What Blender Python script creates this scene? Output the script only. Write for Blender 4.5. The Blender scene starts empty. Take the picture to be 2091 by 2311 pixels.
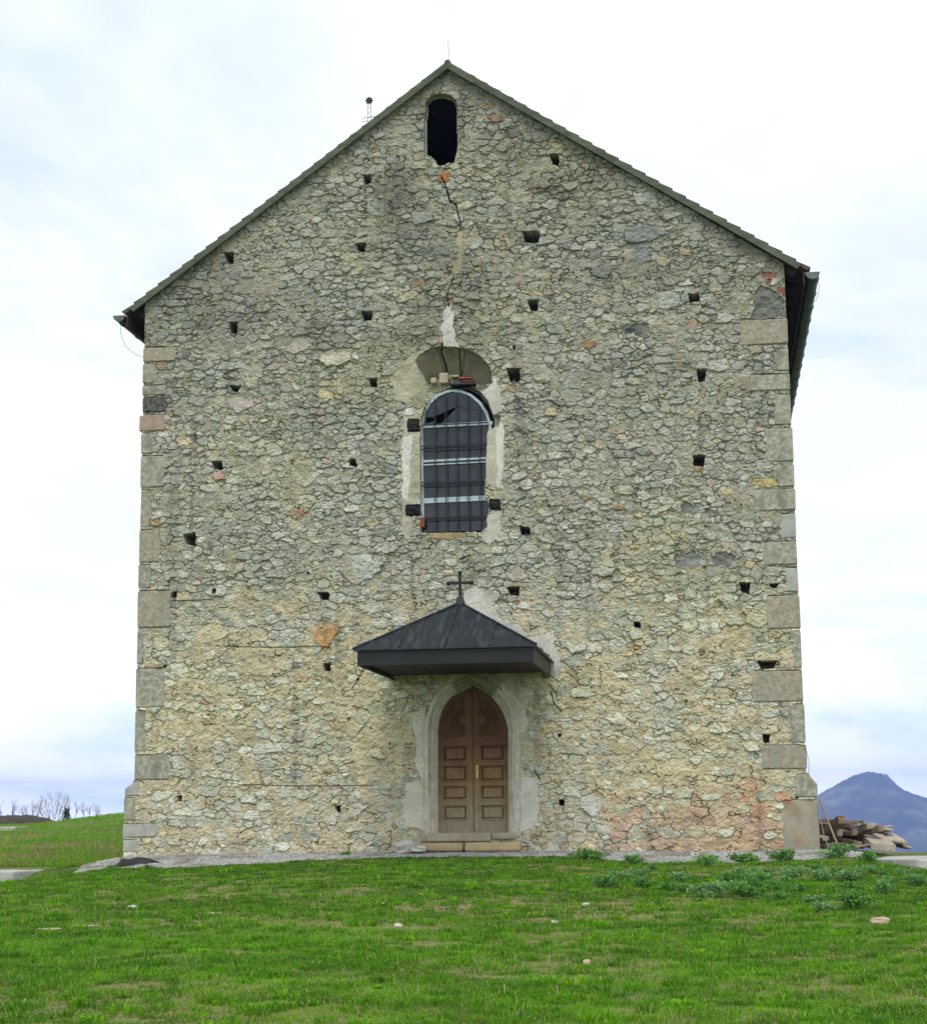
import bpy, math, random
import numpy as np
from mathutils import Vector, Matrix

SC = bpy.context.scene
COL = SC.collection
rnd = random.Random(7)
NP = np.random.RandomState(11)

# ------------------------------------------------------------------ camera
F_PX, TH, PITCH, ROLL = 3914.0, 0.14, 0.173, 0.0103
Zu = np.array([0, 0, 1.0])
F0 = np.array([-math.sin(TH), math.cos(TH), 0]); R0 = np.array([math.cos(TH), math.sin(TH), 0])
FW = F0*math.cos(PITCH) + Zu*math.sin(PITCH); U0 = Zu*math.cos(PITCH) - F0*math.sin(PITCH)
RT = math.cos(ROLL)*R0 - math.sin(ROLL)*U0; UP = math.sin(ROLL)*R0 + math.cos(ROLL)*U0
CAM = -36.6*F0; CAM[2] = 0.78
cd = bpy.data.cameras.new('camera'); cam = bpy.data.objects.new('camera', cd); COL.objects.link(cam)
cd.sensor_fit = 'VERTICAL'; cd.sensor_height = 24.0; cd.lens = F_PX/2311*24.0
cd.clip_start = 0.1; cd.clip_end = 40000
cam.matrix_world = Matrix(((RT[0], UP[0], -FW[0], CAM[0]), (RT[1], UP[1], -FW[1], CAM[1]), (RT[2], UP[2], -FW[2], CAM[2]), (0, 0, 0, 1)))
SC.camera = cam

# ------------------------------------------------------------------ light
SUN_EL, SUN_AZ = math.radians(58), math.radians(173)      # azimuth clockwise from +Y: high, from the front
SKY_STR = 0.1
world = bpy.data.worlds.new('World'); SC.world = world; world.use_nodes = True
def build_world():
    nt = world.node_tree; N = nt.nodes; L = nt.links
    bg = N['Background']; bg.inputs['Strength'].default_value = SKY_STR
    sky = N.new('ShaderNodeTexSky'); sky.sky_type = 'NISHITA'; sky.sun_disc = False
    sky.sun_elevation = SUN_EL; sky.sun_rotation = SUN_AZ; sky.dust_density = 2.0
    tc = N.new('ShaderNodeTexCoord'); sep = N.new('ShaderNodeSeparateXYZ'); L.new(tc.outputs['Generated'], sep.inputs[0])
    add = N.new('ShaderNodeMath'); add.operation = 'ADD'; add.inputs[1].default_value = 0.22; L.new(sep.outputs['Z'], add.inputs[0])
    mx = N.new('ShaderNodeMath'); mx.operation = 'MAXIMUM'; mx.inputs[1].default_value = 0.1; L.new(add.outputs[0], mx.inputs[0])
    dx = N.new('ShaderNodeMath'); dx.operation = 'DIVIDE'; L.new(sep.outputs['X'], dx.inputs[0]); L.new(mx.outputs[0], dx.inputs[1])
    dy = N.new('ShaderNodeMath'); dy.operation = 'DIVIDE'; L.new(sep.outputs['Y'], dy.inputs[0]); L.new(mx.outputs[0], dy.inputs[1])
    cb = N.new('ShaderNodeCombineXYZ'); L.new(dx.outputs[0], cb.inputs['X']); L.new(dy.outputs[0], cb.inputs['Y'])
    n1 = N.new('ShaderNodeTexNoise'); n1.inputs['Scale'].default_value = 1.15; n1.inputs['Detail'].default_value = 5; n1.inputs['Roughness'].default_value = 0.58; n1.inputs['Distortion'].default_value = 0.3
    L.new(cb.outputs[0], n1.inputs['Vector'])
    r1 = N.new('ShaderNodeValToRGB'); r1.color_ramp.elements[0].position = 0.37; r1.color_ramp.elements[0].color = (6.9, 8.4, 9.6, 1)
    r1.color_ramp.elements[1].position = 0.60; r1.color_ramp.elements[1].color = (11.2, 11.2, 11.2, 1)
    e = r1.color_ramp.elements.new(0.49); e.color = (9.9, 10.4, 10.8, 1)
    L.new(n1.outputs['Fac'], r1.inputs['Fac'])
    mix = N.new('ShaderNodeMix'); mix.data_type = 'RGBA'; mix.inputs['Factor'].default_value = 0.9
    L.new(sky.outputs[0], mix.inputs['A']); L.new(r1.outputs['Color'], mix.inputs['B'])
    # an overcast sky is brightest where the cloud thins toward the horizon
    hz = N.new('ShaderNodeMapRange'); hz.inputs['From Min'].default_value = 0.0; hz.inputs['From Max'].default_value = 0.16; hz.inputs['To Min'].default_value = 1.5; hz.inputs['To Max'].default_value = 1.0
    L.new(sep.outputs['Z'], hz.inputs['Value'])
    h2 = N.new('ShaderNodeMapRange'); h2.inputs['From Min'].default_value = 0.0; h2.inputs['From Max'].default_value = 0.04; h2.inputs['To Min'].default_value = 1.55; h2.inputs['To Max'].default_value = 1.0
    L.new(sep.outputs['Z'], h2.inputs['Value']); hm_ = N.new('ShaderNodeMath'); hm_.operation = 'MULTIPLY'; L.new(hz.outputs[0], hm_.inputs[0]); L.new(h2.outputs[0], hm_.inputs[1])
    vs = N.new('ShaderNodeVectorMath'); vs.operation = 'SCALE'; L.new(mix.outputs['Result'], vs.inputs[0]); L.new(hm_.outputs[0], vs.inputs['Scale'])
    L.new(vs.outputs[0], bg.inputs['Color'])
build_world()
sd = bpy.data.lights.new('sun', 'SUN'); sd.energy = 1.7; sd.angle = math.radians(32); sd.color = (1.0, 0.96, 0.9)
sun = bpy.data.objects.new('sun', sd); COL.objects.link(sun)
sun.rotation_euler = (math.radians(90) - SUN_EL, 0, math.pi - SUN_AZ)
SC.view_settings.view_transform = 'Standard'; SC.view_settings.look = 'None'; SC.view_settings.exposure = 0.18; SC.view_settings.gamma = 1.0
SC.view_settings.use_curve_mapping = False
SC.cycles.max_bounces = 5; SC.cycles.diffuse_bounces = 3

# ------------------------------------------------------------------ helpers
def ray(x, y):
    return FW + RT*(x - 1045.5)/F_PX - UP*(y - 1155.5)/F_PX
def W(x, y, Y=0.0):
    """photo pixel -> point on the vertical plane y=Y (facade plane is 0)"""
    r = ray(x, y); t = (Y - CAM[1])/r[1]; q = CAM + t*r
    return (float(q[0]), float(Y), float(q[2]))
K = 1.14638
def WD(x, y, Y=0.0): return W(x*K, y*K, Y)
def zoomed(x0, y0, s, pts, Y=0.0): return [W(x0 + s*a, y0 + s*b, Y) for a, b in pts]

def hash2(ix, iy, seed):
    h = (ix.astype(np.int64)*374761393 + iy.astype(np.int64)*668265263 + seed*1442695041) & 0x7fffffff
    h = ((h ^ (h >> 13))*1274126177) & 0x7fffffff
    return ((h ^ (h >> 16)) & 0xffff)/65535.0
def vn(x, y, seed=0):
    x = np.asarray(x, float); y = np.asarray(y, float)
    ix = np.floor(x); iy = np.floor(y); fx = x - ix; fy = y - iy
    fx = fx*fx*(3 - 2*fx); fy = fy*fy*(3 - 2*fy)
    a = hash2(ix, iy, seed); b = hash2(ix+1, iy, seed); c = hash2(ix, iy+1, seed); d = hash2(ix+1, iy+1, seed)
    return (a*(1-fx) + b*fx)*(1-fy) + (c*(1-fx) + d*fx)*fy
def fbm(x, y, seed=0, o=4):
    s = 0; a = 0.5; t = 0
    for k in range(o):
        s = s + a*vn(x*2**k + 17.3*k, y*2**k - 9.1*k, seed + k); t += a; a *= 0.5
    return s/t
def ss(a, b, x):
    t = np.clip((x - a)/(b - a), 0, 1); return t*t*(3 - 2*t)

def link(name, me, mat=None, parent=None):
    o = bpy.data.objects.new(name, me); COL.objects.link(o)
    if mat is not None: me.materials.append(mat)
    if parent is not None: o.parent = parent
    return o
def mesh(name, v, f, mat=None, parent=None, smooth=False):
    me = bpy.data.meshes.new(name); me.from_pydata([tuple(p) for p in v], [], [tuple(q) for q in f]); me.update()
    if smooth: me.polygons.foreach_set('use_smooth', [True]*len(me.polygons))
    return link(name, me, mat, parent)
def npmesh(name, V, Fq, mat=None, parent=None, smooth=False, col=None):
    """numpy mesh, all faces of equal size"""
    me = bpy.data.meshes.new(name); nf, k = Fq.shape
    me.vertices.add(len(V)); me.vertices.foreach_set('co', np.ascontiguousarray(V, dtype=np.float32).ravel())
    me.loops.add(nf*k); me.loops.foreach_set('vertex_index', np.ascontiguousarray(Fq, dtype=np.int32).ravel())
    me.polygons.add(nf); me.polygons.foreach_set('loop_start', np.arange(0, nf*k, k, dtype=np.int32))
    me.polygons.foreach_set('loop_total', np.full(nf, k, dtype=np.int32))
    me.update(calc_edges=True)
    me.polygons.foreach_set('use_smooth', np.full(nf, smooth, dtype=bool))
    if col is not None:
        at = me.attributes.new('tone', 'FLOAT_COLOR', 'POINT')
        c = np.ones((len(V), 4), dtype=np.float32); c[:, :3] = col; at.data.foreach_set('color', c.ravel())
    return link(name, me, mat, parent)
def empty(name, loc=(0, 0, 0)):
    o = bpy.data.objects.new(name, None); COL.objects.link(o); o.location = loc; o.empty_display_size = 0.3; return o
def tag(o, label=None, cat=None, group=None, kind=None):
    if label: o['label'] = label
    if cat: o['category'] = cat
    if group: o['group'] = group
    if kind: o['kind'] = kind
    return o

class MB:
    def __init__(s): s.v = []; s.f = []
    def add(s, v, f):
        n = len(s.v); s.v += [tuple(p) for p in v]; s.f += [tuple(i + n for i in q) for q in f]; return s
    def box(s, a, b):
        x0, y0, z0 = a; x1, y1, z1 = b
        return s.add([(x0,y0,z0),(x1,y0,z0),(x1,y1,z0),(x0,y1,z0),(x0,y0,z1),(x1,y0,z1),(x1,y1,z1),(x0,y1,z1)],
                     [(0,3,2,1),(4,5,6,7),(0,1,5,4),(1,2,6,5),(2,3,7,6),(3,0,4,7)])
    def hexa(s, p8): return s.add(p8, [(0,3,2,1),(4,5,6,7),(0,1,5,4),(1,2,6,5),(2,3,7,6),(3,0,4,7)])
    def tube(s, pts, r, n=6, caps=True):
        pts = [Vector(p) for p in pts]; rs = r if isinstance(r, (list, tuple)) else [r]*len(pts)
        base = len(s.v); up = Vector((0.13, 0.31, 0.94)).normalized()
        for i, p in enumerate(pts):
            t = (pts[min(i+1, len(pts)-1)] - pts[max(i-1, 0)]).normalized()
            u = t.cross(up)
            if u.length < 1e-3: u = t.cross(Vector((1, 0, 0)))
            u.normalize(); w = t.cross(u)
            for k in range(n):
                a = 2*math.pi*k/n; s.v.append(tuple(p + rs[i]*(math.cos(a)*u + math.sin(a)*w)))
        for i in range(len(pts)-1):
            for k in range(n):
                a = base + i*n + k; b = base + i*n + (k+1) % n; s.f.append((a, b, b+n, a+n))
        if caps:
            s.f.append(tuple(base + k for k in range(n))); s.f.append(tuple(base + (len(pts)-1)*n + k for k in reversed(range(n))))
        return s
    def prism(s, poly, ya, yb):
        """polygon in xz extruded from y=ya to y=yb"""
        n = len(poly); v = [(p[0], ya, p[-1]) for p in poly] + [(p[0], yb, p[-1]) for p in poly]
        f = [tuple(range(n)), tuple(range(2*n-1, n-1, -1))] + [(i, n+i, n+(i+1) % n, (i+1) % n) for i in range(n)]
        return s.add(v, f)
    def build(s, name, mat, parent=None, smooth=False, bevel=0):
        o = mesh(name, s.v, s.f, mat, parent, smooth)
        if bevel:
            m = o.modifiers.new('bevel', 'BEVEL'); m.width = bevel; m.segments = 2; m.limit_method = 'ANGLE'
        return o

def material(name, c1, c2=None, scale=4.0, rough=0.85, bump=0.0, bscale=None, metal=0.0, stretch=(1, 1, 1), detail=6, lo=0.35, hi=0.65, c3=None, s3=1.0, spec=0.3, f3=(0.5, 0.7), streak=None):
    m = bpy.data.materials.new(name); m.use_nodes = True; nt = m.node_tree; N = nt.nodes; L = nt.links
    b = N['Principled BSDF']; b.inputs['Roughness'].default_value = rough; b.inputs['Metallic'].default_value = metal
    b.inputs['Specular IOR Level'].default_value = spec
    tc = N.new('ShaderNodeTexCoord'); mp = N.new('ShaderNodeMapping'); mp.inputs['Scale'].default_value = stretch
    L.new(tc.outputs['Object'], mp.inputs['Vector'])
    if c2 is None: c2 = tuple(x*0.75 for x in c1)
    n = N.new('ShaderNodeTexNoise'); n.inputs['Scale'].default_value = scale; n.inputs['Detail'].default_value = detail
    L.new(mp.outputs[0], n.inputs['Vector'])
    r = N.new('ShaderNodeValToRGB'); r.color_ramp.elements[0].position = lo; r.color_ramp.elements[0].color = (*c2, 1)
    r.color_ramp.elements[1].position = hi; r.color_ramp.elements[1].color = (*c1, 1); L.new(n.outputs['Fac'], r.inputs['Fac'])
    out = r.outputs['Color']
    if c3 is not None:
        n3 = N.new('ShaderNodeTexNoise'); n3.inputs['Scale'].default_value = s3; n3.inputs['Detail'].default_value = 5; 
        if streak:
            m3 = N.new('ShaderNodeMapping'); m3.inputs['Scale'].default_value = streak; L.new(tc.outputs['Object'], m3.inputs['Vector']); L.new(m3.outputs[0], n3.inputs['Vector'])
        else: L.new(tc.outputs['Object'], n3.inputs['Vector'])
        r3 = N.new('ShaderNodeMapRange'); r3.inputs['From Min'].default_value = f3[0]; r3.inputs['From Max'].default_value = f3[1]; L.new(n3.outputs['Fac'], r3.inputs['Value'])
        mx = N.new('ShaderNodeMix'); mx.data_type = 'RGBA'; L.new(r3.outputs[0], mx.inputs['Factor']); L.new(out, mx.inputs['A']); mx.inputs['B'].default_value = (*c3, 1); out = mx.outputs['Result']
    L.new(out, b.inputs['Base Color'])
    if bump:
        nb = N.new('ShaderNodeTexNoise'); nb.inputs['Scale'].default_value = bscale or scale*3; nb.inputs['Detail'].default_value = 6; L.new(mp.outputs[0], nb.inputs['Vector'])
        bp = N.new('ShaderNodeBump'); bp.inputs['Strength'].default_value = 1.0; bp.inputs['Distance'].default_value = bump; L.new(nb.outputs['Fac'], bp.inputs['Height']); L.new(bp.outputs[0], b.inputs['Normal'])
    return m
def tone_material(name, nscale=40, var=(0.75, 1.2), rough=0.95, bump=0.004, trans=0.0, spec=0.2):
    """material whose colour comes from the mesh's own colour of the stuff, with fine procedural mottling"""
    m = bpy.data.materials.new(name); m.use_nodes = True; nt = m.node_tree; N = nt.nodes; L = nt.links
    b = N['Principled BSDF']; b.inputs['Roughness'].default_value = rough; b.inputs['Specular IOR Level'].default_value = spec
    a = N.new('ShaderNodeAttribute'); a.attribute_name = 'tone'
    tc = N.new('ShaderNodeTexCoord'); n = N.new('ShaderNodeTexNoise'); n.inputs['Scale'].default_value = nscale; n.inputs['Detail'].default_value = 5; n.inputs['Roughness'].default_value = 0.65
    L.new(tc.outputs['Object'], n.inputs['Vector'])
    mr = N.new('ShaderNodeMapRange'); mr.inputs['From Min'].default_value = 0.3; mr.inputs['From Max'].default_value = 0.7; mr.inputs['To Min'].default_value = var[0]; mr.inputs['To Max'].default_value = var[1]
    L.new(n.outputs['Fac'], mr.inputs['Value'])
    vm = N.new('ShaderNodeVectorMath'); vm.operation = 'SCALE'; L.new(a.outputs['Color'], vm.inputs[0]); L.new(mr.outputs[0], vm.inputs['Scale'])
    L.new(vm.outputs[0], b.inputs['Base Color'])
    if bump:
        bp = N.new('ShaderNodeBump'); bp.inputs['Distance'].default_value = bump; L.new(n.outputs['Fac'], bp.inputs['Height']); L.new(bp.outputs[0], b.inputs['Normal'])
    if trans:
        t = N.new('ShaderNodeBsdfTranslucent'); L.new(vm.outputs[0], t.inputs['Color']); ms = N.new('ShaderNodeMixShader'); ms.inputs[0].default_value = trans
        L.new(b.outputs[0], ms.inputs[1]); L.new(t.outputs[0], ms.inputs[2]); L.new(ms.outputs[0], N['Material Output'].inputs['Surface'])
    return m

def pip(poly, X, Z):
    inside = np.zeros(X.shape, bool); n = len(poly)
    for i in range(n):
        x0, z0 = poly[i][0], poly[i][-1]; x1, z1 = poly[(i+1) % n][0], poly[(i+1) % n][-1]
        if abs(z1 - z0) < 1e-9: continue
        c = ((z0 > Z) != (z1 > Z)) & (X < (x1 - x0)*(Z - z0)/(z1 - z0) + x0); inside ^= c
    return inside

# ------------------------------------------------------------------ materials
M = {}
M['stone'] = tone_material('rubble_stone', 42, (0.58, 1.36), 0.95, 0.010)
M['side_stone'] = material('side_wall_stone', (.30, .29, .24), (.2, .2, .16), 5, bump=.02)
M['quoin'] = material('dressed_quoin', (.43, .42, .335), (.25, .25, .19), 11, 0.95, .02, 14, c3=(.22, .22, .175), s3=4.1, f3=(.52, .66))
M['quoin_brown'] = material('brown_sandstone', (.42, .38, .285), (.26, .235, .175), 11, 0.95, .02, 14, c3=(.30, .295, .23), s3=4.3, f3=(.5, .66))
M['quoin_pale'] = material('pale_quoin', (.46, .46, .41), (.33, .34, .31), 4, 0.95, .008, 30)
M['quoin_pit'] = material('pitted_dark_stone', (.15, .155, .135), (.05, .05, .045), 14, 0.95, .02, 20)
M['quoin_pink'] = material('pinkish_broken_stone', (.40, .31, .24), (.28, .22, .17), 6, 0.95, .012, 20)
M['plinth_rust'] = material('rust_stained_block', (.38, .345, .25), (.26, .245, .19), 3, 0.95, .006, 30, c3=(.33, .17, .05), s3=2.2, f3=(.52, .7))
M['verge'] = material('weathered_verge_board', (.125, .14, .095), (.07, .085, .055), 3, 0.85, .004, 30, stretch=(1, 1, 3))
M['tile'] = material('roof_tile', (.13, .085, .06), (.075, .07, .05), 5, 0.9, .01, 20, c3=(.25, .08, .05), s3=3.5, f3=(.56, .66))
M['dark_wood'] = material('dark_eave_timber', (.07, .05, .035), (.035, .027, .02), 6, 0.8)
M['gutter'] = material('dark_green_grey_gutter', (.042, .05, .04), (.025, .03, .024), 4, 0.45, metal=.3)
M['gutter_end'] = material('grey_zinc_cap', (.16, .18, .17), (.08, .1, .1), 5, 0.5, metal=.3)
M['anthracite'] = material('anthracite_sheet', (.024, .032, .039), (.015, .020, .026), 3, 0.42, metal=.35, stretch=(5, 1, .7), c3=(.07, .08, .085), s3=2.6, f3=(.52, .75), spec=.5, streak=(3.2, .55, .55), bump=.012, bscale=1.6)
M['fascia'] = material('dark_fascia', (.010, .013, .012), (.007, .009, .008), 4, 0.5, spec=.4)
M['soffit'] = material('brown_soffit_boards', (.040, .019, .010), (.022, .011, .006), 3, 0.7, stretch=(1, 8, 1))
M['iron'] = material('black_iron', (.012, .013, .016), (.008, .008, .01), 8, 0.5, spec=.4)
M['bluewhite'] = material('pale_blue_frame_paint', (.50, .60, .64), (.38, .48, .53), 6, 0.5)
M['glass'] = material('dark_glass', (.018, .021, .03), (.011, .013, .02), 2, 0.12, spec=.6, detail=3, c3=(.04, .042, .045), s3=3.5, f3=(.5, .72))
M['soot'] = material('black_burnt_wood', (.02, .02, .02), (.01, .01, .01), 20, 0.9, .01)
M['brick'] = material('red_brick', (.27, .085, .05), (.18, .06, .04), 9, 0.95, .006)
M['portal'] = material('carved_limestone', (.68, .64, .52), (.52, .49, .39), 5, 0.92, .006, 30, c3=(.40, .38, .28), s3=2.4, f3=(.55, .72))
M['portal_moss'] = material('mossy_limestone', (.30, .28, .16), (.21, .2, .12), 5, 0.95, .004, 40)
M['step'] = material('worn_step_stone', (.48, .42, .30), (.36, .31, .22), 4, 0.95, .008, 25, c3=(.33, .33, .29), s3=2)
M['step_ochre'] = material('ochre_step_stone', (.52, .40, .22), (.40, .31, .18), 3, 0.95, .008, 25)
M['brass'] = material('brass', (.55, .40, .14), (.42, .3, .1), 8, 0.3, metal=.9)
M['rock'] = material('pale_limestone_rock', (.56, .54, .49), (.40, .39, .35), 5, 0.95, .012, 15)
M['rock_tan'] = material('tan_rock', (.56, .43, .31), (.42, .33, .25), 5, 0.95, .012, 15)
M['concrete'] = material('grey_concrete', (.50, .49, .46), (.36, .36, .34), 3, 0.95, .006, 40, c3=(.26, .26, .24), s3=1.3)
M['plastic'] = material('black_plastic_sheet', (.026, .022, .025), (.018, .016, .018), 3, 0.65, spec=.3)
M['wire'] = material('grey_wire', (.33, .34, .36), (.25, .26, .28), 8, 0.5, metal=.2)
M['bark'] = material('grey_bark', (.22, .19, .18), (.14, .12, .11), 9, 0.9)
M['soil'] = material('dark_soil', (.06, .045, .03), (.03, .024, .018), 2.2, 1.0, .03, 6)
for k_, (a, b) in dict(plank_grey=((.33, .29, .23), (.20, .175, .14)), plank_brown=((.27, .19, .125), (.12, .08, .055)), plank_dark=((.17, .135, .105), (.07, .055, .042)), plank_pale=((.47, .41, .33), (.33, .28, .22)), plank_yellow=((.36, .28, .17), (.26, .2, .12))).items():
    M[k_] = material(k_ + '_timber', a, b, 2.2, 0.85, .004, 14, stretch=(1, 9, 9))

def wood_door():
    m = bpy.data.materials.new('weathered_door_wood'); m.use_nodes = True; nt = m.node_tree; N = nt.nodes; L = nt.links
    b = N['Principled BSDF']; b.inputs['Roughness'].default_value = 0.6; b.inputs['Specular IOR Level'].default_value = .3
    tc = N.new('ShaderNodeTexCoord'); sep = N.new('ShaderNodeSeparateXYZ'); L.new(tc.outputs['Object'], sep.inputs[0])
    nb = N.new('ShaderNodeTexNoise'); nb.inputs['Scale'].default_value = 2.2; nb.inputs['Detail'].default_value = 5; L.new(tc.outputs['Object'], nb.inputs['Vector'])
    sc = N.new('ShaderNodeMath'); sc.operation = 'MULTIPLY_ADD'; sc.inputs[1].default_value = 1.3; L.new(nb.outputs['Fac'], sc.inputs[0]); L.new(sep.outputs['Z'], sc.inputs[2])
    mr = N.new('ShaderNodeMapRange'); mr.inputs['From Min'].default_value = 1.25; mr.inputs['From Max'].default_value = 3.0; L.new(sc.outputs[0], mr.inputs['Value'])
    r = N.new('ShaderNodeValToRGB'); e = r.color_ramp.elements; e[0].color = (.34, .285, .18, 1); e[1].color = (.135, .062, .024, 1)
    q = e.new(.45); q.color = (.29, .175, .075, 1); L.new(mr.outputs[0], r.inputs['Fac'])
    mp = N.new('ShaderNodeMapping'); mp.inputs['Scale'].default_value = (14, 14, 1.6); L.new(tc.outputs['Object'], mp.inputs['Vector'])
    g = N.new('ShaderNodeTexNoise'); g.inputs['Scale'].default_value = 3; g.inputs['Detail'].default_value = 6; L.new(mp.outputs[0], g.inputs['Vector'])
    gm = N.new('ShaderNodeMapRange'); gm.inputs['From Min'].default_value = .3; gm.inputs['From Max'].default_value = .7; gm.inputs['To Min'].default_value = .7; gm.inputs['To Max'].default_value = 1.25; L.new(g.outputs['Fac'], gm.inputs['Value'])
    vm = N.new('ShaderNodeVectorMath'); vm.operation = 'SCALE'; L.new(r.outputs['Color'], vm.inputs[0]); L.new(gm.outputs[0], vm.inputs['Scale']); L.new(vm.outputs[0], b.inputs['Base Color'])
    return m
M['door'] = wood_door()

# ------------------------------------------------------------------ ground shape
def ground_z(x, y):
    x = np.asarray(x, float); y = np.asarray(y, float)
    fr = np.clip(-y - 1.3, 0, 60)
    z = -0.06 - 0.0225*fr - 0.012*np.clip(fr - 34, 0, 30)
    z = z + 0.06*ss(-1.3, -0.05, y)                                   # gravel bank up to the wall foot
    z = z - 0.27*ss(-6.6, -9.4, x)*ss(-14, -3, y) - 0.26*ss(7.2, 9.6, x)*ss(-16, -4, y)
    z = z - 0.17*np.exp(-((x - 4.9)/2.2)**2 - ((y + 2.0)/1.7)**2) - 0.17*ss(-1.0, -6.5, x)*ss(-14, -1.2, y)*ss(.2, -1.0, y) - 0.17*ss(-8.0, -10, x)*ss(-14, -3, y)*ss(.5, -1.0, y) - 0.22*ss(-9.2, -10.2, x)*ss(-.5, -1.2, y)*ss(-8, -2, y)
    hl = (1.42 - 0.62*ss(-17.5, -23, x) + .12*(fbm(x*.3, y*.1, 77, 2) - .5))*ss(1.5, 40, y)*ss(4, -6, x)         # hillside rising at the left rear
    fall = ss(52, 900, y)*70 + ss(52, 160, y)*14
    hr = -ss(9, 60, y)*6.0*ss(-4, 10, x) - ss(10, 14, y)*0.5*ss(2, 10, x)
    far = np.hypot(x - 5, np.maximum(-y - 60, 0)); fallb = ss(80, 900, far)*60
    z = z + hl + hr - np.maximum(fall, fallb*ss(-0.5, .5, -(y)))
    near = np.exp(-((x/40)**2) - ((y + 10)/50)**2)
    z = z + near*((fbm(x*0.35, y*0.35, 3, 3) - .5)*0.10 + (fbm(x*1.3, y*1.3, 9, 3) - .5)*0.05)*ss(-0.2, -2.0, y - 2.5*(np.abs(x) > 8.2))
    return z
def GZ(x, y): return float(ground_z(np.array([x]), np.array([y]))[0])
def hit_ground(px, py, tmax=120):
    r = ray(px, py); ts = np.linspace(6, tmax, 6000); P = CAM[None] + ts[:, None]*r[None]
    g = ground_z(P[:, 0], P[:, 1]); i = np.argmax(P[:, 2] < g); q = P[i]
    return Vector((q[0], q[1], float(g[i])))

# ------------------------------------------------------------------ the facade wall
church = empty('church', (0, 0, 0))
tag(church, 'old rubble stone church front with steep gable, arched door and small barred window', 'church')
XL, XR = -7.17, 6.97
apex_w = W(1005, 150); le_w = (XL, 0, 12.22); re_w = (XR, 0, 12.25)
GABLE = [(-7.38, 0, -.35), (-7.38, 0, 1.33), (XL, 0, 1.62), (XL, 0, 12.28), (apex_w[0], 0, apex_w[2] - .02), (XR, 0, 12.33), (XR, 0, 1.62), (7.17, 0, 1.34), (7.17, 0, -.35)]

# pointed arch of the doorway (inner edge of the mouldings), traced then set at its real depth
DZ = .2282
ARCH = [(465, 1668), (463, 1300), (462, 900), (463, 640), (478, 540), (505, 450), (545, 372), (600, 312), (665, 272), (730, 236), (800, 194),
        (870, 236), (940, 275), (1005, 320), (1065, 390), (1112, 470), (1145, 555), (1165, 640), (1167, 900), (1169, 1300), (1170, 1668)]
arch_pts = [(p[0], p[2]) for p in zoomed(880, 1500, DZ, ARCH, .12)]
def offset_path(pts, d):
    out = []
    for i, p in enumerate(pts):
        a = pts[max(i-1, 0)]; b = pts[min(i+1, len(pts)-1)]
        t = np.array([b[0]-a[0], b[1]-a[1]]); t /= np.linalg.norm(t); n = np.array([-t[1], t[0]])
        out.append((p[0] + n[0]*d, p[1] + n[1]*d))
    return out

QL = (((328,400,781,818),'quoin_brown'),((325,351,820,866),'quoin'),((325,376,868,893),'quoin'),((324,374,895,931),'quoin_pit'),((331,372,935,974),'quoin_pink'),((321,349,976,1025),'quoin'),((320,372,1027,1101),'quoin'),((318,342,1104,1190),'quoin_brown'),
      ((317,361,1194,1270),'quoin_brown'),((315,343,1273,1328),'quoin'),((313,388,1331,1418),'quoin_brown'),((309,327,1421,1500),'quoin'),((309,375,1506,1598),'quoin'),((306,331,1603,1697),'quoin'),((303,384,1702,1761),'quoin'),
      ((286,319,1763,1797),'quoin_pale'),((283,309,1799,1853),'quoin'),((280,352,1857,1891),'quoin_pale'),((278,315,1894,1923),'quoin_pale'))
QR = (((1669,1771,718,780),'quoin_brown'),((1748,1777,785,838),'quoin'),((1690,1777,842,884),'quoin'),((1746,1780,888,960),'quoin'),((1728,1786,964,1043),'quoin'),((1756,1789,1047,1099),'quoin'),((1701,1793,1102,1154),'quoin'),((1760,1795,1158,1215),'quoin_pale'),
      ((1722,1797,1220,1276),'quoin'),((1771,1802,1280,1337),'quoin_pale'),((1728,1803,1342,1420),'quoin_brown'),((1787,1808,1423,1508),'quoin'),((1699,1811,1512,1585),'quoin_brown'),((1785,1815,1588,1677),'quoin'),((1717,1819,1680,1737),'quoin_brown'),
      ((1793,1840,1744,1800),'quoin'))
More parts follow.
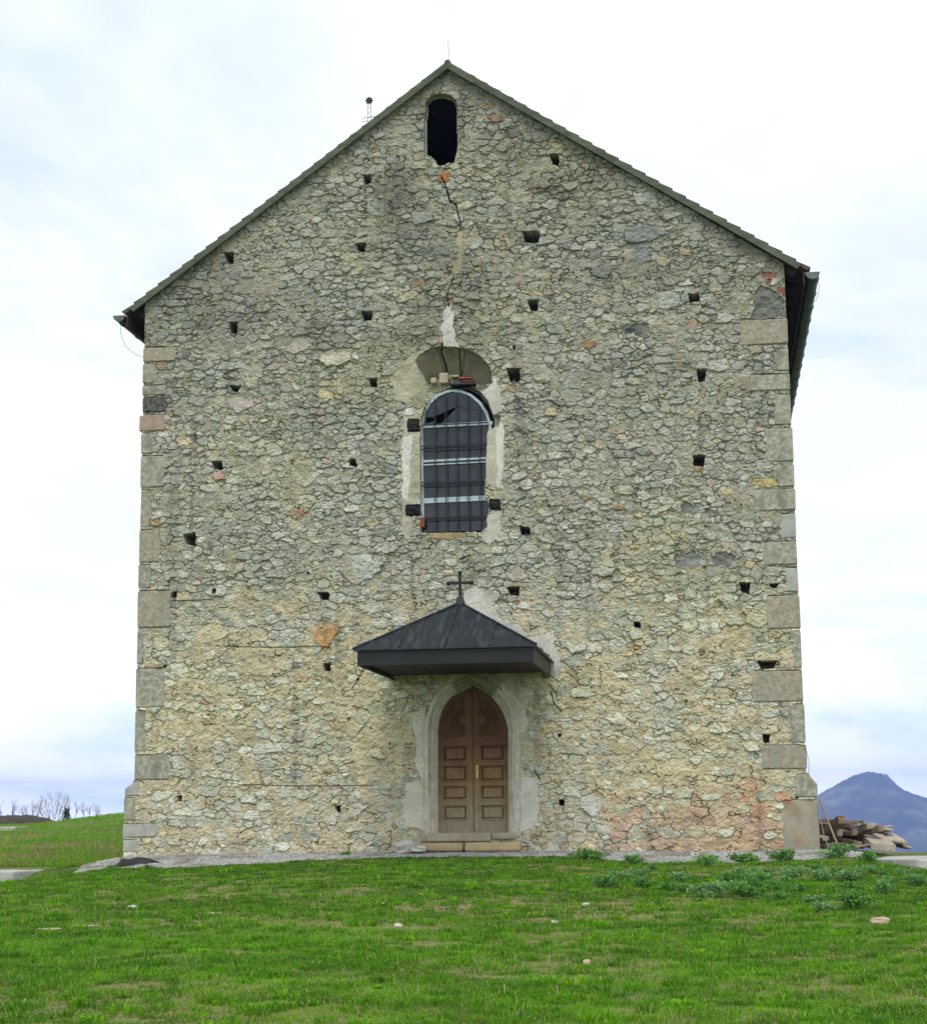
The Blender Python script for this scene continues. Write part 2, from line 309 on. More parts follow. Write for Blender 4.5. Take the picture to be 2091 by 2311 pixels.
def build_facade():
    S = .015
    xs = np.arange(-7.42, 7.22, S); zs = np.arange(-.34, 17.55, S)
    X, Z = np.meshgrid(xs, zs); nz, nx = X.shape
    wx = (fbm(X*7, Z*7, 21, 4) - .5)*.075; wz = (fbm(X*7, Z*7, 31, 4) - .5)*.065
    XX = X + wx; ZZ = Z + wz
    # --- lay the stones: big first, chips last
    CS = .03; onx = int(14.9/CS); onz = int(18.1/CS); occ = np.zeros((onz, onx), bool); ox0, oz0 = -7.5, -.4
    stones = []
    rr = np.random.RandomState(5)
    courses = [-.5]
    while courses[-1] < 17.8: courses.append(courses[-1] + rr.uniform(.13, .23))
    courses = np.array(courses)
    forced = []
    for px, py, w, h, c in ((635,1245,46,34,(.43,.27,.12)),(585,1010,25,22,(.33,.17,.13)),(592,1336,24,10,(.50,.31,.10)),(580,677,64,30,(.53,.51,.40)),(660,703,56,36,(.53,.51,.40)),(705,1120,62,46,(.46,.48,.41)),(877,348,22,18,(.42,.22,.08)),(960,210,26,10,(.42,.31,.18)),(975,233,20,14,(.42,.25,.15)),
                            (1505,950,40,16,(.48,.40,.18)),(1383,772,10,12,(.44,.22,.12)),(1363,635,20,14,(.44,.29,.2)),(1372,921,16,10,(.46,.22,.1)),(1475,1572,26,18,(.50,.22,.13)),(1470,1545,32,22,(.50,.32,.22)),(1252,1276,8,7,(.45,.24,.1)),(1015,1186,10,8,(.42,.22,.08)),(430,936,22,16,(.46,.32,.24)),(474,792,44,30,(.46,.41,.36)),
                            (1265,460,60,32,(.27,.285,.26)),(1252,502,46,46,(.30,.315,.285)),(420,1245,50,28,(.55,.50,.32)),(480,1180,34,34,(.50,.43,.27)),(900,1190,14,20,(.50,.38,.2)),(1165,1580,40,30,(.50,.505,.45)),(1230,1475,40,18,(.42,.36,.2)),(835,810,56,36,(.50,.49,.36)),(640,775,30,18,(.54,.47,.3)),(600,930,50,40,(.46,.46,.34)),(935,476,28,30,(.43,.45,.36)),
                            (1310,590,46,30,(.44,.46,.37)),(745,410,38,32,(.40,.425,.335)),(830,430,36,26,(.42,.44,.35)),(940,1420,34,26,(.5,.5,.43)),(560,1190,70,26,(.52,.46,.3))):
        x, _, z = WD(px, py); a, b = w*K/107/2*1.15, h*K/107/2*1.15; forced.append(c); stones.append((x, z, a, b, 0.0))
        gx = (ox0 + (np.arange(onx) + .5)*CS - x)/a; gz = (oz0 + (np.arange(onz) + .5)*CS - z)/b
        i0, i1 = np.searchsorted(gx, [-1, 1]); j0, j1 = np.searchsorted(gz, [-1, 1]); occ[j0:j1, i0:i1] |= (gx[None, i0:i1]**2 + gz[j0:j1, None]**2) < 1
    def throw(tries, amin, amax, asp, over, zr=(-.4, 17.6)):
        cx = rr.uniform(-7.45, 7.25, tries); cz = rr.uniform(zr[0], zr[1], tries)
        cw = cz + .05*np.sin(cx*.9) + .03*np.sin(cx*2.3); kk = np.clip(np.searchsorted(courses, cw), 1, len(courses) - 1); mid = (courses[kk] + courses[kk-1])/2 - (cw - cz)
        sn = rr.uniform(0, 1, tries) < .72; cz = np.where(sn, mid + rr.normal(0, .012, tries), cz)
        aa = rr.uniform(amin, amax, tries); bb = aa*rr.uniform(asp[0], asp[1], tries); ang = rr.normal(0, .10, tries)
        for i in range(tries):
            a, b = aa[i], bb[i]
            if cz[i] > 12.6 + (7.6 - abs(cx[i] + .1))*.75: continue
            # courses: gently pull centres on to beds
            i0 = int((cx[i] - a - ox0)/CS); i1 = int((cx[i] + a - ox0)/CS) + 1; j0 = int((cz[i] - b - oz0)/CS); j1 = int((cz[i] + b - oz0)/CS) + 1
            i0 = max(i0, 0); j0 = max(j0, 0); i1 = min(i1, onx); j1 = min(j1, onz)
            if i1 <= i0 or j1 <= j0: continue
            gx = (ox0 + (np.arange(i0, i1) + .5)*CS - cx[i])/a; gz = (oz0 + (np.arange(j0, j1) + .5)*CS - cz[i])/b
            m = (gx[None, :]**2 + gz[:, None]**2) < 1
            sub = occ[j0:j1, i0:i1]; c = m.sum()
            if c == 0: c = 1; m[:] = True
            if (sub & m).sum() > over*c: continue
            sub |= m; stones.append((cx[i], cz[i], a, b, ang[i]))
    throw(600, .14, .22, (.45, .75), .04, (-.4, 1.4)); throw(220, .14, .21, (.5, .8), .05, (3.9, 5.0))
    throw(520, .14, .215, (.4, .68), .05)
    throw(9500, .085, .145, (.38, .78), .08)
    throw(22000, .055, .085, (.36, .85), .10)
    throw(36000, .03, .055, (.32, .95), .14)
    n = len(stones)
    s1 = np.full(X.shape, 9.0); s2 = np.full(X.shape, 9.0); sid = np.zeros(X.shape, np.int32); uu = np.zeros(X.shape); vv = np.zeros(X.shape)
    for i, (cx, cz, a, b, an) in enumerate(stones):
        k = rr.randint(4, 7); th = (np.arange(k) + rr.uniform(-.32, .32, k))*2*math.pi/k + rr.choice([0, math.pi/2], 1)[0] + rr.normal(0, .3); rk = rr.uniform(.78, 1.12, k)
        mar = 1.5*a + .06; mbr = 1.5*b + .06
        i0 = max(int((cx - mar - xs[0])/S), 0); i1 = min(int((cx + mar - xs[0])/S) + 1, nx); j0 = max(int((cz - mbr - zs[0])/S), 0); j1 = min(int((cz + mbr - zs[0])/S) + 1, nz)
        if i1 <= i0 or j1 <= j0: continue
        px = XX[j0:j1, i0:i1] - cx; pz = ZZ[j0:j1, i0:i1] - cz
        ca, sa = math.cos(an), math.sin(an); u = (px*ca + pz*sa)/a; v = (-px*sa + pz*ca)/b
        q = np.zeros(u.shape)
        for t_, r_ in zip(th, rk): q = np.maximum(q, (u*math.cos(t_) + v*math.sin(t_))/r_)
        q = .86*q + .14*np.sqrt(u*u + v*v)
        s = (q - 1)*(.5*b + .5*min(a, b*1.3))
        A = s1[j0:j1, i0:i1]; B = s2[j0:j1, i0:i1]
        better = s < A
        B[:] = np.where(better, A, np.minimum(B, s)); sid[j0:j1, i0:i1][better] = i; uu[j0:j1, i0:i1][better] = px[better]; vv[j0:j1, i0:i1][better] = pz[better]; A[:] = np.where(better, s, A)
    e = np.minimum(.03 - s1, (s2 - s1)*.5)                      # distance in from the stone's edge
    # --- zones: ochre pointing low down, grey open joints high up
    low = ss(5.6, 4.2, Z + (fbm(X*.6, Z*.6, 41, 3) - .5)*2.4)
    low = np.clip(low + .55*ss(.62, .8, fbm(X*.35 + 5, Z*.35, 44, 3))*ss(9.5, 7, Z), 0, 1)
    stone_a = np.array([(s_[2]) for s_ in stones])
    prot = rr.normal(.015, .010, n); prot[stone_a > .2] += .004
    tx = rr.normal(0, .09, n); tz = rr.normal(-.05, .11, n)
    rough = (fbm(X*9, Z*9, 51, 4) - .5)*.05 + (np.abs(fbm(X*13, Z*15, 53, 3) - .5))*-.06 + .008
    hs = prot[sid] + tx[sid]*uu + tz[sid]*vv + rough - .05*np.clip(1 - e/.015, 0, 1.7)**2
    openj = ss(.49, .70, fbm(X*1.7, Z*1.7, 61, 4))*(1 - .72*low)
    hm = -.001 + .008*low - .04*openj + (fbm(X*14, Z*14, 71, 3) - .5)*.04 + (fbm(X*28, Z*34, 72, 2) - .5)*.02
    smear = ss(.52, .68, fbm(X*1.9 + 7, Z*2.6, 75, 4)); hm = hm + .028*smear*(.75 + .25*low)
    deep = (fbm(X*2.3, Z*5, 77, 3) > .50) & ((s2 - s1) < .013) & (s1 < .03)
    hm = np.where(deep & (hash2(sid, sid*0 + 3, 5) > .25*low + .1), hm - .08, hm)
    isst = hs > hm
    H = np.maximum(hs, hm)
    H += (fbm(X*.8, Z*.8, 81, 3) - .5)*.05
    # --- colours of stones and mortar
    pal = np.array([(.40, .41, .325), (.36, .375, .30), (.48, .485, .40), (.44, .42, .295), (.29, .305, .255), (.50, .44, .28), (.42, .37, .28)])
    pu = np.array([.42, .28, .14, .08, .06, .015, .005]); pl = np.array([.32, .13, .37, .13, .02, .025, .005])
    cu = pal[rr.choice(7, n, p=pu)]*rr.uniform(.88, 1.10, (n, 1)); cl = pal[rr.choice(7, n, p=pl)]*rr.uniform(1.02, 1.26, (n, 1))
    scz = np.array([s_[1] for s_ in stones]); scx = np.array([s_[0] for s_ in stones])
    lz = ss(5.9, 4.2, scz + rr.normal(0, .35, n))[:, None]
    sc = cu*(1 - lz) + cl*lz
    pinkp = ss(1.5, .3, scz)*ss(2.2, 4.2, scx)*.62 + ss(2.0, 1.0, scz)*.12*(scx > 3)
    pk = rr.uniform(0, 1, n) < pinkp
    sc[pk] = np.array([(.46, .29, .205), (.52, .40, .30), (.45, .33, .25)])[rr.randint(0, 3, pk.sum())]*rr.uniform(.85, 1.1, (pk.sum(), 1))
    warm = (rr.uniform(0, 1, n) < .006); sc[warm] = np.array((.40, .29, .17))*rr.uniform(.8, 1.1, (warm.sum(), 1))
    sc[:len(forced)] = np.array(forced); prot[:len(forced)] += .006
    C = sc[sid]*(1 + (fbm(X*11, Z*11, 91, 4) - .5)[..., None]*.55)
    lich = ss(.58, .72, fbm(X*4, Z*4, 95, 4))[..., None]; C = np.clip(C, 0, .66); C = C*(1 - .35*lich) + np.array((.40, .42, .35))*.35*lich
    mu = np.array((.385, .37, .285)); ml = np.array((.57, .505, .355)); mp_ = np.array((.52, .38, .27))
    mc = mu + (ml - mu)*low[..., None]; pw = (ss(1.8, .3, Z)*ss(2.0, 4.4, X))[..., None]; mc = mc*(1 - .7*pw) + mp_*.7*pw
    mc = mc*(1 + (fbm(X*5, Z*5, 97, 4) - .5)[..., None]*.6)
    C = C*np.array((1.05, 1.05, 1.06))*(1 + np.array((.0, .0, .03))*ss(4, 8, Z)[..., None]); mc = mc*np.array((.90, .90, .86))
    C = C*(1 - .16*ss(9, 15, Z + 3*fbm(X*.6, Z*.6, 171, 3)))[..., None]
    blend = ss(-.004, .006, hs - hm)[..., None]; C = mc*(1 - blend) + C*blend
    # old weathering: darker lichened band under the eaves and at the upper right
    wth = .55*ss(.48, .68, fbm(X*.7, Z*.9, 101, 4))*ss(8, 12, Z) + .6*ss(.45, .65, fbm(X*1.3, Z*1.3, 103, 4))*ss(5.0, 6.8, X)*ss(6, 10, Z)
    C = C*(1 - .5*np.clip(wth, 0, 1)[..., None]) + np.array((.10, .11, .09))*.25*np.clip(wth, 0, 1)[..., None]
    stk = ss(.55, .75, fbm(X*5.5, Z*.35, 161, 3))*ss(.4, .65, fbm(X*.8, Z*.5, 163, 3)); C = C*(1 - .26*stk)[..., None]
    yel = ss(.5, .7, fbm(X*.45 + 9, Z*.6, 107, 3))[..., None]*.35; C = C*(1 - yel) + C*np.array((1.07, 1.03, .82))*yel
    # --- plaster, dressed patches
    ww = (fbm(X*7, Z*7, 111, 5) - .5)*.19 + (fbm(X*22, Z*22, 117, 2) - .5)*.05
    def patch(pts, col, h, edge=1.0, mott=.35, nz_=.006, soft=0):
        m = pip(pts, X + ww*edge, Z + ww[::-1]*edge)
        C[m] = np.array(col)*(1 + (fbm(X[m]*3, Z[m]*3, 121, 4) - .5)[..., None]*mott*1.6)
        H[m] = h + (fbm(X[m]*8, Z[m]*8, 131, 3) - .5)*nz_*2
        return m
    D = lambda pts: [WD(a, b) for a, b in pts]
    zw = lambda pts: zoomed(880, 640, .3226, pts)
    zd = lambda pts: zoomed(880, 1500, DZ, pts)
    PL = (.50, .49, .42); PLw = (.62, .61, .55)
    patch(zw([(10, 640), (100, 520), (200, 480), (300, 470), (300, 640), (240, 700), (260, 790), (230, 880), (110, 840), (40, 800)]), (.40, .38, .27), .012, 1.2, .5, .02)
    patch(zw([(370, 190), (430, 150), (450, 340), (480, 450), (365, 450), (360, 330)]), PLw, .015, .5, .5, .015)
    patch(zw([(95, 880), (160, 870), (215, 930), (215, 1500), (160, 1560), (150, 1800), (80, 1760), (85, 1500), (80, 1060)]), (.44, .42, .32), .0, .8, .5, .02)
    patch(zw([(90, 1070), (160, 1050), (150, 1270), (125, 1500), (85, 1500)]), PLw, .012, .6, .35)
    patch(zw([(100, 875), (160, 870), (160, 920), (110, 930)]), PLw, .02, .3)
    patch(zw([(620, 750), (740, 660), (780, 760), (780, 900), (690, 920), (660, 840)]), PL, .02, .5)
    patch(zw([(690, 690), (745, 660), (745, 740), (640, 780)]), PLw, .024, .4)
    patch(zw([(680, 1020), (790, 960), (800, 1250), (770, 1440), (665, 1370), (668, 1180)]), (.48, .46, .36), .018, .4)
    patch(zw([(745, 990), (800, 985), (790, 1180), (770, 1430), (745, 1420)]), PLw, .022, .5)
    patch(zw([(680, 1610), (775, 1590), (770, 1760), (690, 1850), (640, 1790), (670, 1720)]), PL, .015, .7)
    patch(zw([(260, 1740), (420, 1730), (520, 1735), (500, 1780), (300, 1785)]), (.36, .28, .15), .01, .9, .7)
    # plaster strip around the canopy
    patch([W(1045, 1335), W(1075, 1325), W(1105, 1345), W(1120, 1390), W(1170, 1410), W(1190, 1440), W(1250, 1425), W(1250, 1455), W(1264, 1480), W(1262, 1526), W(1236, 1528), W(1180, 1450), W(1050, 1370)], (.56, .56, .48), .03, .45, .4, .01)
    # patches by the doorway
    patch(zd([(340, 410), (230, 470), (205, 600), (240, 720), (260, 900), (250, 990), (290, 1060), (290, 1150), (350, 1180), (350, 600)]), (.62, .60, .50), .016, .5)
    patch(zd([(150, 1180), (280, 1160), (440, 1330), (440, 1650), (330, 1640), (140, 1580), (125, 1420)]), (.66, .62, .52), .022, .6)
    patch(zd([(1080, 180), (1190, 260), (1250, 330), (1330, 420), (1365, 560), (1340, 650), (1260, 700), (1300, 860), (1290, 1000), (1250, 1110), (1200, 1110), (1180, 400)]), (.60, .585, .48), .016, .5)
    patch(zd([(1170, 1110), (1400, 1110), (1475, 1190), (1470, 1380), (1440, 1640), (1180, 1650)]), (.66, .64, .56), .024, .6)
    # large dressed stones in the body of the wall
    patch(D([(1450, 745), (1490, 735), (1545, 735), (1545, 765), (1470, 772)]), (.31, .27, .2), .028, .3)
    # broken brick corner below the right eave
    for a, b in (((1500, 537), (1527, 547)), ((1528, 566), (1545, 580)), ((1507, 549), (1517, 560))):
        patch(D([a, (b[0], a[1]), b, (a[0], b[1])]), (.27, .11, .075), .01, .5, .5)
    patch(D([(1495, 560), (1520, 575), (1545, 590), (1545, 625), (1480, 625), (1480, 590)]), (.16, .165, .145), -.01, .8, .7, .05)
    # rough dark scars
    for a, b, w, h in ((1250, 648, 28, 12), (1358, 1000, 22, 10), (1350, 1100, 30, 16), (1420, 1100, 26, 14), (1400, 1010, 12, 8)):
        patch(D([(a-w, b-h*.3), (a, b-h), (a+w, b-h*.4), (a+w*.7, b+h), (a-w*.6, b+h)]), (.20, .21, .19), -.012, 1.2, 1.0, .04)
    # --- the splayed arch above the window: a real hollow
    outer = zw([(120, 640), (150, 570), (200, 510), (280, 458), (370, 440), (480, 447), (590, 482), (660, 540), (705, 620), (720, 700), (640, 760), (240, 860), (150, 760)])
    mo = pip(outer, X, Z)
    cx0, cz0 = W(1018, 925)[0], W(1018, 925)[2]; ri = .78; ro = 1.46
    rad = np.hypot(X - cx0, (Z - cz0)*.92)
    spl = np.clip((ro - rad)/(ro - ri), 0, 1)
    leftfade = ss(cx0 - 1.0, cx0 - .3, X)
    H[mo] = (H - .26*spl*leftfade)[mo]
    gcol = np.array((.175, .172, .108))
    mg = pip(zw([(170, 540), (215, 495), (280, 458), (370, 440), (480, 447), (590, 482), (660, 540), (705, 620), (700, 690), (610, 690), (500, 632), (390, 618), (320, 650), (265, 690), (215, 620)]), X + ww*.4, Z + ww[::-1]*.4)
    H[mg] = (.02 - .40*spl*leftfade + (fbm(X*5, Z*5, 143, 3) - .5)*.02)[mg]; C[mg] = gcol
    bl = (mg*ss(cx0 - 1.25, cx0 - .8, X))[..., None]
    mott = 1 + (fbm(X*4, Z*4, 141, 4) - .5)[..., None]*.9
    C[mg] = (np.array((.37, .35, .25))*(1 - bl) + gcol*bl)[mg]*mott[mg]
    for ang in (-12, 13):                                        # joints of the keystone
        a_ = math.radians(ang); d_ = np.abs((X - cx0)*math.cos(a_) - (Z - cz0)*math.sin(a_)); m = mo & (d_ < .012) & (Z > cz0 + .7); H[m] -= .03
    # --- cracks
    def crack(pts, w, d):
        for (a, b) in zip(pts[:-1], pts[1:]):
            ax, az, bx, bz = a[0], a[2], b[0], b[2]; L2 = (bx-ax)**2 + (bz-az)**2
            t = np.clip(((X-ax)*(bx-ax) + (Z-az)*(bz-az))/L2, 0, 1); dd = np.hypot(X + wx*.5 - ax - t*(bx-ax), Z - az - t*(bz-az))
            m = dd < w*(.5 + fbm(X*3, Z*3, 151, 2)); H[m] -= d
    crack(D([(868, 345), (880, 372), (886, 398), (897, 402)]), .014, .2)
    crack(D([(897, 402), (904, 430), (908, 455)]), .011, .1)
    crack(D([(908, 455), (905, 500), (895, 540), (880, 580), (884, 605)]), .013, .06)
    crack(zw([(365, 420), (350, 470), (370, 540), (385, 610), (410, 690)]), .022, .16)
    crack(zw([(478, 455), (480, 620)]), .014, .08)
    crack(zw([(550, 1905), (490, 1930)]), .014, .1)
    crack(D([(1082, 1360), (1090, 1385), (1105, 1400)]), .012, .08)
    crack(zd([(1570, 190), (1600, 240), (1650, 300)]), .009, .08); crack(zd([(1430, 1040), (1470, 1130)]), .01, .08)
    for z_, x0_, x1_ in ((1545, 470, 735), (1180, 300, 420), (1272, 425, 640)): crack(D([(x0_, z_), ((x0_+x1_)/2, z_+3), (x1_, z_+1)]), .012, .05)
    patch(D([(900, 455), (912, 455), (910, 520), (895, 545), (890, 530), (902, 500)]), (.38, .34, .22), .006, .4)
    # --- putlog holes: square sockets where scaffold beams once sat
    holes = [(1091,314,18,20),(723,353,18,19),(710,487,24,17),(1047,466,36,20),(452,508,18,22),(460,645,17,22),(722,622,25,19),(1049,601,20,21),(1365,586,23,17),(463,766,20,15),(734,753,18,18),(1011,737,22,23),(1381,738,18,22),
             (428,915,22,17),(694,912,18,16),(1374,907,24,20),(373,1061,32,22),(1033,1045,20,17),(637,1174,22,16),(1009,1164,21,19),(1466,1157,20,20),(1521,1153,18,8),(644,1312,13,14),(1254,1231,14,12),(1510,1309,30,16),(1507,1453,18,16),
             (666,1592,11,14),(421,1164,10,10),(344,1170,12,12),(1012,685,6,7),(326,1313,9,9),(353,1572,9,10),(1105,1580,12,9),(1101,1447,8,6),(1568,1567,7,9),(606,1128,5,5),(1440,1330,4,4)]
    rh = np.random.RandomState(3)
    deepm = np.zeros(X.shape, bool)
    for (cx, cy, w, h) in holes:
        j = lambda: rh.uniform(-.14, .14)
        poly = D([(cx-w*(.5+j()), cy-h*(.5+j()*.4)), (cx+w*(.5+j()), cy-h*(.5+j()*.4)), (cx+w*(.4+j()), cy+h*(.5+j())), (cx-w*(.3+j()), cy+h*(.5+j()))])
        m = pip(poly, X + ww*.25, Z + ww[::-1]*.25); H[m] = -.75 if w > 9 else -.25
        lint = pip(D([(cx-w*.9, cy-h*.55-7), (cx+w*.9, cy-h*.55-7), (cx+w*.8, cy-h*.52), (cx-w*.8, cy-h*.52)]), X + ww*.4, Z + ww[::-1]*.4)
        if w > 15: H[lint & ~m] = .025 + rough[lint & ~m]*.6
    for (qx0, qx1, qy0, qy1), _m in QL + QR + (((1764,1846,1804,1920), ''),):
        m = pip([W(qx0 - (14 if qx0 < 900 else -3), qy0 + 1), W(qx1 + (14 if qx0 > 900 else -3), qy0 + 1), W(qx1 + (14 if qx0 > 900 else -3), qy1 - 1), W(qx0 - (14 if qx0 < 900 else -3), qy1 - 1)], X, Z); H[m] = np.minimum(H[m], -.03)
    # --- openings that go right through
    cut = np.zeros(X.shape, bool)
    attic = zoomed(880, 100, .1587, [(500, 850), (560, 770), (620, 722), (700, 702), (780, 708), (870, 745), (930, 800), (955, 880), (958, 1000), (955, 1150), (972, 1300), (962, 1480), (930, 1590), (925, 1680), (820, 1700), (690, 1735), (640, 1690), (610, 1620), (560, 1575), (490, 1575), (485, 1300), (480, 1060), (500, 1000), (510, 930)])
    m = pip(attic, X + ww*.15, Z + ww[::-1]*.15); H[m] = -.16; cut |= m & np.roll(m, 2, 0) & np.roll(m, -2, 0) & np.roll(m, 2, 1) & np.roll(m, -2, 1)
    win = zw([(215, 1740), (212, 1400), (210, 1100), (215, 960), (232, 880), (280, 800), (350, 735), (440, 695), (540, 695), (620, 740), (680, 820), (725, 930), (722, 1010), (680, 1030), (672, 1200), (668, 1370), (660, 1480), (680, 1510), (690, 1570), (672, 1650), (678, 1700), (640, 1735), (440, 1742)])
    win = [(p[0], 0, p[2]) for p in win]
    m = pip(win, X + ww*.12, Z + ww[::-1]*.12); H[m] = -.46; cut |= m & np.roll(m, 2, 0) & np.roll(m, -2, 0) & np.roll(m, 2, 1) & np.roll(m, -2, 1)
    for (x0, y0, x1, y1) in ((120, 950, 205, 1035), (108, 1545, 208, 1625), (690, 1510, 770, 1585)):     # sockets of the burnt lintel ends
        m = pip(zw([(x0, y0), (x1, y0), (x1, y1), (x0, y1)]), X + ww*.3, Z + ww[::-1]*.3); H[m] = np.minimum(H[m], -.12)
    m = pip(zw([(715, 920), (765, 920), (765, 1005), (725, 1005)]), X + ww*.3, Z); H[m] = -.14
    arch_o = [(p[0], 0, p[1]) for p in offset_path(arch_pts, .12)]
    m = pip(arch_o, X, Z); cut |= m
    near_door = pip([(p[0], 0, p[1]) for p in offset_path(arch_pts, .27)], X, Z); H[near_door] = np.minimum(H[near_door], .008)
    # --- mesh
    ins = pip(GABLE, X, Z)
    fi = ins[:-1, :-1] & ins[1:, 1:] & ~(cut[:-1, :-1] & cut[1:, 1:])
    idx = np.arange(nz*nx).reshape(nz, nx)
    Fq = np.stack([idx[:-1, :-1][fi], idx[:-1, 1:][fi], idx[1:, 1:][fi], idx[1:, :-1][fi]], 1)
    used = np.unique(Fq); re = np.full(nz*nx, -1, np.int64); re[used] = np.arange(len(used))
    V = np.stack([X.ravel(), -H.ravel(), Z.ravel()], 1)[used]
    npmesh('front_wall', V, re[Fq], M['stone'], church, False, np.clip(C, .005, .8).reshape(-1, 3)[used])
build_facade()

# side and rear walls close the nave so that the attic and window are truly dark inside
MB().hexa([(XL+.003,.012,-.6),(XL+.04,.012,-.6),(XL+.6,24,-.6),(XL+.003,24,-.6),(XL+.003,.012,12.0),(XL+.04,.012,12.0),(XL+.6,24,12.0),(XL+.003,24,12.0)]).build('side_wall', M['side_stone'], church)
MB().hexa([(XR-.04,.012,-.6),(XR-.003,.012,-.6),(XR-.003,24,-.6),(XR-.6,24,-.6),(XR-.04,.012,12.0),(XR-.003,.012,12.0),(XR-.003,24,12.0),(XR-.6,24,12.0)]).build('side_wall', M['side_stone'], church)
MB().prism([(p[0]*.96, 0, p[2]*.985) for p in GABLE[2:7]] + [(XR*.96, 0, -.6), (XL*.96, 0, -.6)], 24, 24.6).build('rear_wall', M['side_stone'], church)
MB().box((XL + .7, .95, -.5), (XR - .7, 23.9, -.2)).build('nave_floor', M['side_stone'], church)
# the plinth's return along the flank
MB().hexa([(-7.37, .05, -.5), (-7.17, .05, -.5), (-7.17, 24, -.5), (-7.37, 24, -.5), (-7.37, .05, 1.3), (-7.17, .05, 1.58), (-7.17, 24, 1.58), (-7.37, 24, 1.3)]).build('plinth', M['side_stone'], church)
MB().hexa([(6.97, .05, -.5), (7.16, .05, -.5), (7.16, 24, -.5), (6.97, 24, -.5), (6.97, .05, 1.58), (7.16, .05, 1.3), (7.16, 24, 1.3), (6.97, 24, 1.58)]).build('plinth', M['side_stone'], church)

# corner stones -------------------------------------------------------------
def quoin(px, mat, side, proud=.03, chamfer=False, label=None, drop=0.0):
    x0, x1, y0, y1 = px
    a = W(x0, y1); b = W(x1, y0); X0, X1, Z0, Z1 = a[0], b[0], a[2], b[2]
    if side < 0: X0 = (XL if Z0 > 1.5 else -7.38) - .012 - drop + rnd.uniform(-.01, .01)
    else: X1 = (XR if Z0 > 1.5 else 7.17) + .012 - drop + rnd.uniform(-.01, .01)
    Z0 += .012; Z1 -= .012
    j = lambda s=.02: rnd.uniform(-s, s)*1.5
    if chamfer:
        if side < 0: poly = [(X0, Z0), (X1, Z0), (X1 - .02, Z1), (XL - .012, Z1), (X0, Z0 + .5*(Z1 - Z0))]
        else: poly = [(X0, Z0), (X1, Z0), (X1, Z0 + .55*(Z1 - Z0)), (XR + .012, Z1), (X0 + .02, Z1)]
    else:
        n = 9; poly = []
        inner = lambda z: j(.022)
        mids = lambda za, zb: 0
        zs = np.linspace(Z0, Z1, n)
        if side < 0:
            poly = [(X0, Z0), (X1 + j(.03), Z0 + j(.008))] + [(X1 + inner(z), z) for z in zs[1:-1]] + [(X1 + j(.03), Z1 + j(.008)), (X0 + j(.006), Z1)]
        else:
            poly = [(X0 + j(.03), Z0 + j(.008)), (X1, Z0), (X1 + j(.006), Z1), (X0 + j(.03), Z1 + j(.008))] + [(X0 + inner(z), z) for z in zs[::-1][1:-1]]
    poly = [(p[0], 0, p[1]) for p in poly]
    o = MB().prism(poly, -proud*.5 - rnd.uniform(0, .012), .5).build('corner_stone', mat, church, bevel=.022)
    if label: o['label'] = label
    return o
for px, m in QL: quoin(px, M[m], -1, chamfer=(px[2] == 1763), drop=.05 if m == 'quoin_pink' else 0)
for px, m in QR: quoin(px, M[m], 1, chamfer=(px[2] == 1744))
quoin((1764,1846,1804,1920), M['plinth_rust'], 1, label='large plinth block with orange rust stains')

# roof ----------------------------------------------------------------------
RY0, RY1 = -.16, 24.8
ap = W(1009, 137, RY0); lo = W(278, 704, RY0); ro = W(1823, 604, RY0)
def slope_profile(a, e, n):
    """sawtooth of overlapping tile courses from apex a to eave e (xz), then the underside back"""
    top = []; L = math.hypot(e[0]-a[0], e[1]-a[1]); t = ((e[0]-a[0])/L, (e[1]-a[1])/L); nn = (-t[1], t[0]) if t[0] > 0 else (t[1], -t[0])
    P = lambda s, h: (a[0] + t[0]*s + nn[0]*h, 0, a[1] + t[1]*s + nn[1]*h)
    for i in range(n):
        s0 = L*i/n; s1 = L*(i+1)/n + .03
        top += [P(s0 + (.03 if i else 0), 0.0), P(s1, .038 if i else .03)]
    return top, P, L
roof_v = MB()
for e in (lo, ro):
    top, P, L = slope_profile((ap[0], ap[2] - .03), (e[0], e[2]), 27)
    poly = top + [P(L, -.05), P(0, -.06)]
    n = len(poly)
    # strips rather than one big n-gon
    v = [(p[0], RY0 + .015, p[2]) for p in poly] + [(p[0], RY1, p[2]) for p in poly]
    f = [(i, i+1, n+i+1, n+i) for i in range(n-1)]
    for i in range(0, len(top)-1, 1):
        pass
    base = [P(max(0, L*i/27), -.055) for i in range(28)]; m0 = len(v); v += [(p[0], RY0 + .015, p[2]) for p in base]
    for i in range(27): f.append((2*i, 2*i+1, m0+i+1, m0+i))
    roof_v.add(v, f)
roof = roof_v.build('roof', M['tile'], church)
